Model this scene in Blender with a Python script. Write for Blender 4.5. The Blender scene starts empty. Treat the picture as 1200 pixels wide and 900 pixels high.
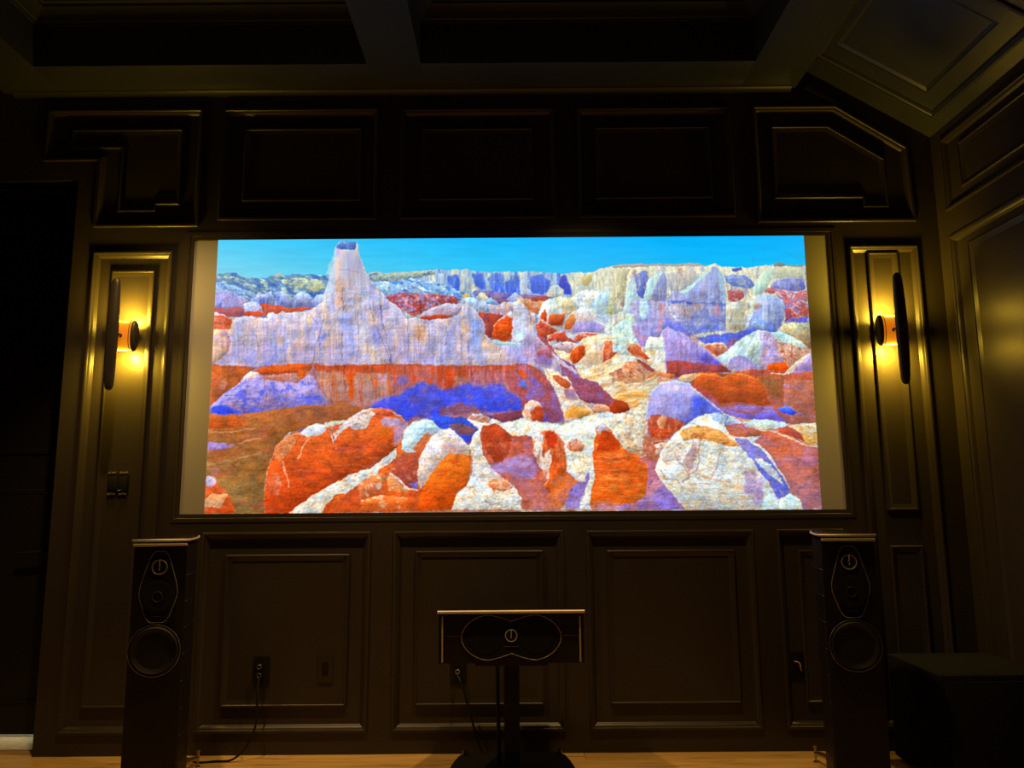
import bpy, bmesh, math
import numpy as np
from mathutils import Vector, Matrix
from mathutils.geometry import tessellate_polygon

# ------------------------------------------------------------------ camera, world, exposure
FPX = 870.0; PITCH = math.radians(8.32); ROLL = math.radians(0.43); CAM_H = 1.31
sc = bpy.context.scene
col = sc.collection
cd = bpy.data.cameras.new('camera'); cam = bpy.data.objects.new('camera', cd); col.objects.link(cam)
cd.sensor_width = 36.0; cd.lens = FPX/1200*36.0; cd.clip_start = .05; cd.clip_end = 60
cam.matrix_world = Matrix.Translation((0, 0, CAM_H)) @ Matrix.Rotation(math.pi/2+PITCH, 4, 'X') @ Matrix.Rotation(-ROLL, 4, 'Z')
sc.camera = cam
wd = bpy.data.worlds.new('world'); sc.world = wd; wd.use_nodes = True
wd.node_tree.nodes['Background'].inputs[0].default_value = (.02, .02, .022, 1)
wd.node_tree.nodes['Background'].inputs[1].default_value = .05
sc.view_settings.view_transform = 'Standard'; sc.view_settings.look = 'None'
sc.view_settings.gamma = 1; sc.view_settings.use_curve_mapping = False
sc.view_settings.exposure = 0.0
sc.cycles.max_bounces = 6; sc.cycles.diffuse_bounces = 3; sc.cycles.glossy_bounces = 4
sc.cycles.sample_clamp_indirect = 4.0
sc.cycles.use_denoising = True
SCREEN_GAIN = 1.0
# two recessed ceiling downlights, one in each coffer nearest the screen wall
DOWN_W = 195.0
for dx in (-1.68, .425):
    ld = bpy.data.lights.new('ceiling_downlight', 'SPOT'); lo = bpy.data.objects.new('ceiling_downlight', ld); col.objects.link(lo)
    lo.location = (dx, 3.0, 3.925); ld.energy = DOWN_W; ld.color = (1.0, .61, .22)
    ld.spot_size = math.radians(85); ld.spot_blend = .5; ld.shadow_soft_size = .045
# the lit room behind the door shows as a strip of light under the door leaf
ld = bpy.data.lights.new('hallway_light', 'AREA'); lo = bpy.data.objects.new('hallway_light', ld); col.objects.link(lo)
ld.shape = 'RECTANGLE'; ld.size = .8; ld.size_y = .06; ld.energy = 1.8; ld.color = (1.0, .80, .38)
lo.location = (-2.9, 4.75, .05); lo.rotation_euler = (math.radians(-90), 0, 0)
SCONCE_W = 2.2; SCONCE_WALL_W = 8.6; SCONCE_COL = (1.0, .62, .045)

# ------------------------------------------------------------------ helpers
def mat(name, base=(.5, .5, .5), rough=.5, metal=0, spec=.5, bump=None, mottle=None, emis=None, coat=0):
    m = bpy.data.materials.new(name); m.use_nodes = True; nt = m.node_tree; N = nt.nodes; L = nt.links
    b = N['Principled BSDF']; b.inputs['Base Color'].default_value = (*base, 1)
    b.inputs['Roughness'].default_value = rough; b.inputs['Metallic'].default_value = metal
    b.inputs['Specular IOR Level'].default_value = spec; b.inputs['Coat Weight'].default_value = coat
    tc = N.new('ShaderNodeTexCoord')
    def noise(sx, sy, sz, scale, detail=3):
        mp = N.new('ShaderNodeMapping'); mp.inputs['Scale'].default_value = (sx, sy, sz); L.new(tc.outputs['Object'], mp.inputs[0])
        n = N.new('ShaderNodeTexNoise'); n.inputs['Scale'].default_value = scale; n.inputs['Detail'].default_value = detail
        L.new(mp.outputs[0], n.inputs['Vector']); return n
    if mottle:
        n = noise(*mottle[0], mottle[1]); r = N.new('ShaderNodeValToRGB')
        a = mottle[2]; r.color_ramp.elements[0].color = (*[c*(1-a) for c in base], 1); r.color_ramp.elements[1].color = (*[min(1, c*(1+a)) for c in base], 1)
        r.color_ramp.elements[0].position = .3; r.color_ramp.elements[1].position = .7
        L.new(n.outputs['Fac'], r.inputs[0]); L.new(r.outputs[0], b.inputs['Base Color'])
        mr = N.new('ShaderNodeMapRange'); mr.inputs['To Min'].default_value = rough*.85; mr.inputs['To Max'].default_value = min(1, rough*1.18)
        L.new(n.outputs['Fac'], mr.inputs['Value']); L.new(mr.outputs[0], b.inputs['Roughness'])
    if bump:
        n = noise(*bump[0], bump[1]); bp = N.new('ShaderNodeBump'); bp.inputs['Strength'].default_value = bump[2]; bp.inputs['Distance'].default_value = .002
        L.new(n.outputs['Fac'], bp.inputs['Height']); L.new(bp.outputs[0], b.inputs['Normal'])
    if emis:
        b.inputs['Emission Color'].default_value = (*emis[0], 1); b.inputs['Emission Strength'].default_value = emis[1]
    return m
M = {}
M['paint'] = mat('dark_satin_paint', (.036, .029, .022), .36, 0, .36, ((1, 1, 1), 140, .10), ((1, 1, .35), 2.2, .12))
M['paint_ceiling'] = mat('dark_ceiling_paint', (.034, .038, .038), .36, 0, .45, ((1, 1, 1), 120, .10), ((1, 1, 1), 2.0, .12))
M['screen'] = mat('white_screen_fabric', (.40, .39, .39), .85, 0, .2, ((1, 1, 1), 900, .05), ((1, 1, 1), 3, .02))
M['velvet'] = mat('black_screen_edge', (.008, .007, .006), .35, 0, .4, None, ((1, 1, 1), 30, .1))
M['door'] = mat('black_door_paint', (.010, .009, .008), .45, 0, .3, ((1, 1, 1), 120, .08), ((1, 1, .3), 3, .1))
M['stone'] = mat('pale_stone_threshold', (.55, .50, .38), .4, 0, .5, ((1, 1, 1), 60, .1), ((1, 3, 1), 14, .25))
M['leather'] = mat('black_leather', (.0065, .005, .0042), .48, 0, .28, ((1, 1, 1), 260, .35), ((1, 1, 1), 30, .2))
M['gloss'] = mat('black_gloss_lacquer', (.008, .006, .005), .18, 0, .5, None, ((1, 1, .3), 6, .2), coat=.4)
M['cloth'] = mat('black_grille_cloth', (.006, .006, .006), .9, 0, .2, ((1, 1, 1), 500, .3), ((1, 1, 1), 60, .2))
M['cone'] = mat('black_speaker_cone', (.006, .0055, .005), .6, 0, .3, ((1, 1, 1), 120, .2), ((1, 1, 1), 40, .2))
M['rubber'] = mat('black_rubber', (.006, .006, .006), .6, 0, .3, None, ((1, 1, 1), 40, .1))
M['chrome'] = mat('brushed_steel', (.62, .58, .52), .25, 1, .5, None, ((1, 1, 20), 12, .08))
M['satin'] = mat('satin_steel', (.62, .56, .46), .55, .85, .5, None, ((1, 1, 20), 12, .08))
M['dimsteel'] = mat('dark_steel', (.22, .20, .18), .35, 1, .5, None, ((1, 1, 20), 12, .08))
M['brass'] = mat('aged_brass', (.50, .38, .17), .35, 1, .5, None, ((1, 1, 1), 40, .15))
M['iron'] = mat('matt_black_iron', (.006, .006, .006), .6, .0, .3, ((1, 1, 1), 150, .15), ((1, 1, 1), 20, .15))
M['bronze'] = mat('dark_bronze', (.055, .045, .034), .42, .3, .5, ((1, 1, .2), 80, .2), ((1, 1, .3), 14, .3))
M['plate'] = mat('brown_cover_plate', (.028, .021, .015), .35, 0, .4, None, ((1, 1, 1), 20, .1))
M['black_plastic'] = mat('black_plastic', (.004, .004, .004), .5, 0, .3, None, ((1, 1, 1), 20, .1))
M['white_wire'] = mat('white_plug_wire', (.55, .50, .45), .4, 0, .4, None, ((1, 1, 1), 20, .1))
M['red_wire'] = mat('red_wire', (.35, .02, .04), .4, 0, .4, None, ((1, 1, 1), 20, .1))
M['galvanised'] = mat('galvanised_tab', (.55, .50, .36), .4, .8, .5, None, ((1, 1, 1), 90, .5))

def oak(name, tint):
    m = bpy.data.materials.new(name); m.use_nodes = True; nt = m.node_tree; N = nt.nodes; L = nt.links; b = N['Principled BSDF']
    tc = N.new('ShaderNodeTexCoord'); mp = N.new('ShaderNodeMapping'); mp.inputs['Scale'].default_value = (1.2, 14, 14); L.new(tc.outputs['Object'], mp.inputs[0])
    oi = N.new('ShaderNodeObjectInfo'); vm = N.new('ShaderNodeVectorMath'); vm.operation = 'ADD'; L.new(mp.outputs[0], vm.inputs[0])
    sc_ = N.new('ShaderNodeMath'); sc_.operation = 'MULTIPLY'; sc_.inputs[1].default_value = 37; L.new(oi.outputs['Random'], sc_.inputs[0]); L.new(sc_.outputs[0], vm.inputs[1])
    n = N.new('ShaderNodeTexNoise'); n.inputs['Scale'].default_value = 3; n.inputs['Detail'].default_value = 6; n.inputs['Distortion'].default_value = .6; L.new(vm.outputs[0], n.inputs['Vector'])
    r = N.new('ShaderNodeValToRGB'); e = r.color_ramp.elements; e[0].position = .28; e[0].color = (tint[0]*.45, tint[1]*.42, tint[2]*.4, 1); e[1].position = .62; e[1].color = (*tint, 1)
    k = e.new(.42); k.color = (tint[0]*.85, tint[1]*.82, tint[2]*.8, 1)
    L.new(n.outputs['Fac'], r.inputs[0]); L.new(r.outputs[0], b.inputs['Base Color']); b.inputs['Roughness'].default_value = .42
    bp = N.new('ShaderNodeBump'); bp.inputs['Strength'].default_value = .15; bp.inputs['Distance'].default_value = .002; L.new(n.outputs['Fac'], bp.inputs['Height']); L.new(bp.outputs[0], b.inputs['Normal'])
    return m
M['oak'] = oak('oiled_oak', (.40, .30, .17))

def link(name, me, m, parent=None, smooth=None):
    if isinstance(me, tuple):
        v, f = me; me = bpy.data.meshes.new(name); me.from_pydata([tuple(p) for p in v], [], f); me.update()
    if m is not None: me.materials.append(M[m] if isinstance(m, str) else m)
    if smooth is not None:
        bm = bmesh.new(); bm.from_mesh(me); lim = math.radians(smooth)
        for f in bm.faces: f.smooth = True
        for e in bm.edges:
            if len(e.link_faces) == 2 and e.calc_face_angle(0) > lim: e.smooth = False
        bm.to_mesh(me); bm.free()
    o = bpy.data.objects.new(name, me); col.objects.link(o)
    if parent is not None: o.parent = parent
    return o
def tag(o, label=None, cat=None, group=None, kind=None):
    if label: o['label'] = label
    if cat: o['category'] = cat
    if group: o['group'] = group
    if kind: o['kind'] = kind
    return o
def empty(name, loc, label, cat, rz=0, group=None):
    o = bpy.data.objects.new(name, None); col.objects.link(o); o.location = loc; o.rotation_euler = (0, 0, rz); o.empty_display_size = .1
    return tag(o, label, cat, group)
def merge(*ms):
    V, F = [], []
    for v, f in ms:
        k = len(V); V += [tuple(p) for p in v]; F += [tuple(i+k for i in q) for q in f]
    return V, F
def box(x0, x1, y0, y1, z0, z1, bev=0.0):
    bm = bmesh.new(); r = bmesh.ops.create_cube(bm, size=1)
    for v in bm.verts: v.co = Vector(((x0+x1)/2+v.co.x*(x1-x0), (y0+y1)/2+v.co.y*(y1-y0), (z0+z1)/2+v.co.z*(z1-z0)))
    if bev: bmesh.ops.bevel(bm, geom=list(bm.edges), offset=bev, segments=2, affect='EDGES', profile=.6)
    bm.verts.index_update(); out = ([tuple(v.co) for v in bm.verts], [tuple(v.index for v in f.verts) for f in bm.faces]); bm.free()
    return out
def xf(ms, Mx):
    return [tuple(Mx @ Vector(p)) for p in ms[0]], ms[1]
def lathe(prof, seg=32, Mx=None, closed=False):
    """prof: (radius, height) list, turned about local Z"""
    V, F = [], []; n = len(prof)
    for i in range(seg):
        a = 2*math.pi*i/seg
        for r, h in prof: V.append((r*math.cos(a), r*math.sin(a), h))
    for i in range(seg):
        j = (i+1) % seg
        for k in range(n-1): F.append((i*n+k, j*n+k, j*n+k+1, i*n+k+1))
    if prof[0][0] > 1e-6: F.append(tuple(i*n for i in range(seg))[::-1])
    if prof[-1][0] > 1e-6: F.append(tuple(i*n+n-1 for i in range(seg)))
    ms = (V, F)
    return xf(ms, Mx) if Mx is not None else ms
def torus(R, r, seg=40, s2=8, Mx=None):
    V, F = [], []
    for i in range(seg):
        a = 2*math.pi*i/seg
        for k in range(s2):
            b = 2*math.pi*k/s2; V.append(((R+r*math.cos(b))*math.cos(a), (R+r*math.cos(b))*math.sin(a), r*math.sin(b)))
    for i in range(seg):
        for k in range(s2):
            F.append((i*s2+k, ((i+1) % seg)*s2+k, ((i+1) % seg)*s2+(k+1) % s2, i*s2+(k+1) % s2))
    return xf((V, F), Mx) if Mx is not None else (V, F)
def tube(pts, r, seg=8, closed=False):
    pts = [Vector(p) for p in pts]; V, F = [], []; n = len(pts); up = Vector((0.13, .31, .94)).normalized(); prev = None
    for i, p in enumerate(pts):
        if closed: t = pts[(i+1) % n]-pts[i-1]
        else: t = pts[min(i+1, n-1)]-pts[max(i-1, 0)]
        t.normalize(); u = (prev if prev is not None else up); u = (u-t*u.dot(t)); u.normalize(); w = t.cross(u); prev = u
        rr = r[i] if isinstance(r, (list, tuple)) else r
        for k in range(seg):
            a = 2*math.pi*k/seg; V.append(p+u*math.cos(a)*rr+w*math.sin(a)*rr)
    for i in range(n if closed else n-1):
        j = (i+1) % n
        for k in range(seg): F.append((i*seg+k, j*seg+k, j*seg+(k+1) % seg, i*seg+(k+1) % seg))
    if not closed: F.append(tuple(range(seg))[::-1]); F.append(tuple((n-1)*seg+k for k in range(seg)))
    return V, F
def smoothline(pts, sub=8):
    P = [Vector(p) for p in pts]; out = []
    for i in range(len(P)-1):
        a = P[max(i-1, 0)]; b = P[i]; c = P[i+1]; d = P[min(i+2, len(P)-1)]
        for s in range(sub):
            t = s/sub; out.append(.5*((2*b)+(c-a)*t+(2*a-5*b+4*c-d)*t*t+(3*b-a-3*c+d)*t**3))
    return out+[P[-1]]
def prism(poly, Mx):
    """poly: local (x,y) outline, extruded by Mx in local z 0..1"""
    n = len(poly); V = [Mx @ Vector((a, b, 0)) for a, b in poly]+[Mx @ Vector((a, b, 1)) for a, b in poly]
    tr = tessellate_polygon([[Vector((a, b, 0)) for a, b in poly]])
    F = [tuple(t) for t in tr]+[tuple(i+n for i in t[::-1]) for t in tr]+[(i, (i+1) % n, (i+1) % n+n, i+n) for i in range(n)]
    return V, F

# a frame maps wall coordinates (a, b, height towards the room) into the room
class Frame:
    def __init__(s, O, U, V):
        s.O = Vector(O); s.U = Vector(U).normalized(); s.V = Vector(V).normalized(); s.N = s.U.cross(s.V)
    def __call__(s, a, b, h=0): return s.O+s.U*a+s.V*b+s.N*h
def inset(poly, d):
    n = len(poly); out = []
    for i in range(n):
        p0 = Vector(poly[i-1]); p1 = Vector(poly[i]); p2 = Vector(poly[(i+1) % n])
        e1 = (p1-p0).normalized(); e2 = (p2-p1).normalized(); n1 = Vector((-e1.y, e1.x)); n2 = Vector((-e2.y, e2.x))
        b = (n1+n2); out.append(tuple(p1+b*(d/max(.2, b.dot(n1)))))
    return out
def ring(fr, poly, prof):
    V, F = [], []; n = len(poly); k = len(prof)
    for d, h in prof:
        for a, b in inset(poly, d): V.append(fr(a, b, h))
    for j in range(k-1):
        for i in range(n): F.append((j*n+i, j*n+(i+1) % n, (j+1)*n+(i+1) % n, (j+1)*n+i))
    return V, F
def face(fr, outer, holes, h):
    loops = [[Vector((a, b, 0)) for a, b in outer]]+[[Vector((a, b, 0)) for a, b in q] for q in holes]
    flat = [p for l in loops for p in l]
    V = [fr(p.x, p.y, h) for p in flat]; F = []
    for t in tessellate_polygon(loops):
        a, b, c = (V[i] for i in t); nn = (b-a).cross(c-a)
        F.append(tuple(t) if nn.dot(fr.N) > 0 else tuple(t)[::-1])
    return V, F
def rect(a0, b0, a1, b1): return [(a0, b0), (a1, b0), (a1, b1), (a0, b1)]
OUT = [(0, -.002), (0, .006), (.003, .011), (.009, .013), (.015, .011), (.018, .006), (.024, .003), (.030, -.003), (.034, -.010), (.038, -.014)]
INN = [(-.006, -.014), (-.005, -.018), (0, -.018), (0, -.001), (.004, .003), (.010, .003), (.013, -.001), (.016, -.002), (.034, -.009)]
def panel(fr, outer, inner, parent, m='paint', inner_kids=True):
    p = link('recessed_panel', face(fr, inset(outer, .037), [], -.014), m, parent)
    link('panel_moulding', ring(fr, outer, OUT), m, p, 30)
    if inner:
        for q in (inner if isinstance(inner[0], list) else [inner]):
            r = merge(ring(fr, q, INN), face(fr, inset(q, .034), [], -.009))
            link('raised_panel', r, m, p, 30)
    return p

# ------------------------------------------------------------------ screen wall
FY = 4.0
FR = Frame((0, FY, 0), (1, 0, 0), (0, 0, 1))
RX = 2.40; LX = -3.66
SCR = rect(-1.775, 1.208, 1.775, 2.7245)
P_LOW = [rect(-1.64, .105, -.752, 1.112), rect(-.63, .105, .263, 1.112), rect(.385, .105, 1.268, 1.108), rect(1.39, .105, 1.745, 1.108)]
I_LOW = [rect(-1.513, .231, -.864, .996), rect(-.515, .231, .155, 1.008), rect(.493, .231, 1.166, 1.005), rect(1.50, .231, 1.635, 1.0)]
P_UP = [[(-2.657, 3.195), (-2.345, 3.195), (-2.345, 2.800), (-1.757, 2.800), (-1.757, 3.509), (-2.657, 3.509)],
        rect(-1.65, 2.835, -.75, 3.507), rect(-.627, 2.835, .258, 3.501), rect(.376, 2.835, 1.265, 3.499),
        [(1.388, 2.800), (2.276, 2.800), (2.265, 3.243), (1.872, 3.502), (1.388, 3.502)]]
I_UP = [[(-2.511, 3.273), (-2.220, 3.273), (-2.220, 2.893), (-2.0, 2.893), (-2.0, 2.933), (-1.872, 2.933), (-1.872, 3.39), (-2.511, 3.39)],
        rect(-1.521, 2.949, -.845, 3.388), rect(-.518, 2.949, .133, 3.381), rect(.482, 2.949, 1.146, 3.382),
        [(1.494, 2.942), (1.987, 2.942), (1.987, 2.886), (2.134, 2.886), (2.133, 3.175), (1.822, 3.379), (1.494, 3.379)]]
P_SC = [rect(-2.335, .103, -1.885, 2.661), rect(1.882, .105, 2.275, 2.665)]
I_SC = [[rect(-2.226, .231, -1.983, 2.551)], [rect(1.99, 1.20, 2.160, 2.625), rect(1.99, .231, 2.160, 1.018)]]
OUTER = [(-2.452, 0), (RX, 0), (RX, 3.30), (1.60, 3.78), (1.60, 3.97), (-2.86, 3.97), (-2.86, 3.78), (LX, 3.30), (LX, 0), (-3.35, 0), (-3.35, 3.084), (-2.452, 3.084)]
allp = P_LOW+P_UP+P_SC
wf = link('wall_front', merge(face(FR, OUTER, [SCR]+allp, 0), box(-2.452, RX, 4.031, 4.12, 0, 4.0), box(LX, -3.35, 4.031, 4.12, 0, 4.0), box(-3.35, -2.452, 4.031, 4.12, 3.084, 4.0)), 'paint')
tag(wf, kind='structure')
for q, i in zip(P_LOW+P_UP, I_LOW+I_UP): panel(FR, q, i, wf)
for q, i in zip(P_SC, I_SC): panel(FR, q, i, wf)
# a sloping cover strip that carries the right-hand moulding up to the ceiling beam
dg = Vector((2.261-1.728, 3.247-3.601)); dn = Vector((-dg.y, dg.x)).normalized()*.02
link('panel_moulding', prism([(1.70, 3.607), (1.87, 3.504), (1.885, 3.518), (1.715, 3.632)], Matrix(((1, 0, 0, 0), (0, 0, -.012, 4.0), (0, 1, 0, 0), (0, 0, 0, 1)))), 'paint', wf)
# screen surround
SF = [(-.045, .0), (-.043, .003), (-.03, .0045), (-.022, .003), (-.020, .001), (-.012, .001), (-.008, .0), (0, -.001), (0, -.03)]
tag(link('trim_1', ring(FR, SCR, SF), 'paint', None, 40), kind='structure')
# door opening: reveals, leaf, casing, threshold
tag(link('trim_2', merge(box(-2.452, -2.42, 4.0005, 4.40, 0, 3.084), box(-3.382, -3.35, 4.0005, 4.40, 0, 3.084), box(-3.382, -2.42, 4.0005, 4.40, 3.084, 3.115)), 'door'), kind='structure')
dr = tag(link('door_1', box(-3.348, -2.454, 4.305, 4.35, .022, 3.08, .002), 'door'), kind='structure')
for b0, b1 in ((.18, 1.35), (1.55, 2.9)):
    link('door_panel', merge(ring(Frame((0, 4.305, 0), (1, 0, 0), (0, 0, 1)), rect(-3.2, b0, -2.6, b1), [(0, .0), (.004, .008), (.014, .008), (.03, .001)])), 'door', dr, 30)
lv = link('door_lever', merge(lathe([(.026, 0), (.026, .008), (.010, .012), (.010, .05)], 24, Matrix.Translation((-2.648, 4.3055, .998)) @ Matrix.Rotation(math.pi/2, 4, 'X')),
      tube([(-2.648, 4.262, .998), (-2.69, 4.258, .997), (-2.785, 4.258, .992)], [.011, .010, .008], 10)), 'iron', dr, 40)
lv['label'] = 'matt black lever handle'
tag(link('trim_3', box(-3.35, -2.452, 4.10, 4.304, -.02, .004, .002), 'stone'), kind='structure')

# ------------------------------------------------------------------ right, left and back walls
def sidewall(name, fr, mirror):
    """a runs away from the screen wall"""
    g = (lambda q: q) if not mirror else (lambda q: [(7.2-a, b) for a, b in q][::-1])
    outs, inns = [], []
    for k in range(4):
        a0 = .095+k*1.76; a1 = a0+1.66
        outs += [g(rect(a0, .105, a1, 2.677)), g(rect(a0, 2.818, a1, 3.235))]
        inns += [g(rect(a0+.142, .231, a1-.142, 2.593)), g(rect(a0+.142, 2.900, a1-.142, 3.150))]
    w = link(name, face(fr, rect(0, 0, 7.2, 3.31), outs, 0), 'paint'); tag(w, kind='structure')
    for q, i in zip(outs, inns): panel(fr, q, i, w)
    return w
wr = sidewall('wall_right', Frame((RX, 4, 0), (0, -1, 0), (0, 0, 1)), False)
link('wall_core', box(RX+.02, RX+.12, -3.2, 4.0, 0, 3.31), 'paint', wr)
wl = sidewall('wall_left', Frame((LX, -3.2, 0), (0, 1, 0), (0, 0, 1)), True)
link('wall_core', box(LX-.12, LX-.02, -3.2, 4.0, 0, 3.31), 'paint', wl)
tag(link('wall_back', box(LX, RX, -3.3, -3.2, 0, 4.0), 'paint'), kind='structure')

# ------------------------------------------------------------------ floor
fl = tag(link('floor', box(LX-.1, RX+.1, -3.3, 4.42, -.08, -.016), 'rubber'), kind='structure')
rng = np.random.RandomState(5); tones = [oak('oak_board_%d' % k, t) for k, t in enumerate([(.58, .37, .13), (.64, .41, .15), (.52, .33, .12)])]
bw = .19; yk = 4.098; row = 0
cache = {}
while yk > -3.2:
    y1 = yk; y0 = max(yk-bw, -3.2); xs = LX; first = True
    off = [.35-LX, 1.1, 1.9][row % 3] if row else .35-LX
    cut = [LX]; c = LX+[4.012, 1.3, 2.6, .8][row % 4]
    if row == 0: cut += [-1.95, .352, 2.4]
    else:
        while c < RX-.3: cut.append(c); c += 2.1
        cut.append(RX)
    for a, b in zip(cut[:-1], cut[1:]):
        key = (round(b-a, 3), round(y1-y0, 3))
        if key not in cache:
            cache[key] = [None]*3
        t = rng.randint(3)
        if cache[key][t] is None:
            o = link('plank', box(0, b-a-.0015, 0, y1-y0-.0015, -.016, 0, .0012), tones[t], fl); cache[key][t] = o.data
        else:
            o = bpy.data.objects.new('plank', cache[key][t]); col.objects.link(o); o.parent = fl
        o.location = (a, y0, 0)
    yk -= bw; row += 1

# ------------------------------------------------------------------ coffered ceiling with sloped sides
ce = tag(link('ceiling', box(LX-.1, RX+.1, -3.3, 4.12, 4.0, 4.08), 'paint_ceiling'), kind='structure')
BX = [(-2.92, -2.58), (-.775, -.48), (1.33, 1.65)]; BY = [(3.725, 4.0), (2.03, 2.33), (.33, .63), (-1.37, -1.07), (-3.2, -2.95)]
BEAD = .006
for x0, x1 in BX: link('beam', box(x0, x1, -3.2, 4.0, 3.61, 4.0, BEAD), 'paint_ceiling', ce, 30)
for y0, y1 in BY:
    for (a0, a1), (b0, b1) in zip(BX[:-1], BX[1:]): link('beam', box(a1-.004, b0+.004, y0, y1, 3.6105, 4.0, BEAD), 'paint_ceiling', ce, 30)
FC = Frame((0, 0, 3.95), (1, 0, 0), (0, -1, 0))
CROWN = [(0, .105), (.010, .105), (.012, .092), (.022, .088), (.030, .070), (.050, .040), (.062, .028), (.064, .014), (.085, .012), (.088, 0)]
for (a0, a1), (b0, b1) in zip(BX[:-1], BX[1:]):
    for (y0, y1), (w0, w1) in zip(BY[:-1], BY[1:]):
        q = rect(a1, -y0, b0, -w1)
        cp = link('coffer_panel', face(FC, q, [], 0), 'paint_ceiling', ce)
        link('crown_moulding', ring(FC, q, CROWN), 'paint_ceiling', cp, 30)
# crown where the beam meets the screen wall
CW = [(0, 0), (0, -.030), (.006, -.032), (.010, -.022), (.020, -.012), (.028, -.006), (.030, 0)]
V, F = [], []
for x in (-2.86, 1.62):
    for d, h in CW: V.append((x, 4.0-d, 3.611+h))
n = len(CW)
for k in range(n-1): F.append((k, n+k, n+k+1, k+1))
link('crown_moulding', (V, F), 'paint_ceiling', ce, 30)
def slope(right):
    s = 1 if right else -1; x0 = RX if right else LX
    if right: fr = Frame((x0, 4, 3.301), (0, -1, 0), (-.8575, 0, .5145)); g = lambda q: q
    else: fr = Frame((x0, -3.2, 3.301), (0, 1, 0), (.8575, 0, .5145)); g = lambda q: [(7.2-a, b) for a, b in q][::-1]
    outs, inns = [], []
    for k in range(7):
        a0 = .150+k*1.0; a1 = a0+.86
        outs.append(g(rect(a0, .070, a1, .815))); inns.append(g(rect(a0+.130, .200, a1-.13, .765-.02)))
    r = link('sloped_ceiling', face(fr, rect(0, 0, 7.2, .90), outs, 0), 'paint_ceiling', ce)
    for q, i in zip(outs, inns):
        link('panel_moulding', ring(fr, q, OUT), 'paint_ceiling', r, 30)
        link('sloped_panel', merge(face(fr, inset(q, .037), [i], -.014), ring(fr, i, [(0, -.014), (.004, -.019), (.022, -.026), (.024, -.026)]), face(fr, inset(i, .024), [], -.026)), 'paint_ceiling', r)
slope(True); slope(False)

# ---- picture thrown on the screen: painted procedurally, coordinates traced in photo pixels ----
SX0, SX1, SZ0, SZ1 = -1.642, 1.642, 1.2085, 2.7245
NW, NH = 980, 452
_rs = np.random.RandomState(7)
_LAT = _rs.rand(256, 256).astype(np.float32)
def vnoise(x, y):
    xi = np.floor(x).astype(int); yi = np.floor(y).astype(int)
    fx = x - xi; fy = y - yi
    fx = fx*fx*(3-2*fx); fy = fy*fy*(3-2*fy)
    a = _LAT[yi & 255, xi & 255]; b = _LAT[yi & 255, (xi+1) & 255]
    c = _LAT[(yi+1) & 255, xi & 255]; d = _LAT[(yi+1) & 255, (xi+1) & 255]
    return (a*(1-fx)+b*fx)*(1-fy) + (c*(1-fx)+d*fx)*fy
def fbm(x, y, o=3):
    s = 0; n = 0; a = 1.0
    for k in range(o):
        s = s + a*vnoise(x*2**k + 17.3*k, y*2**k + 9.1*k); n += a; a *= .55
    return s/n
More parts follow.
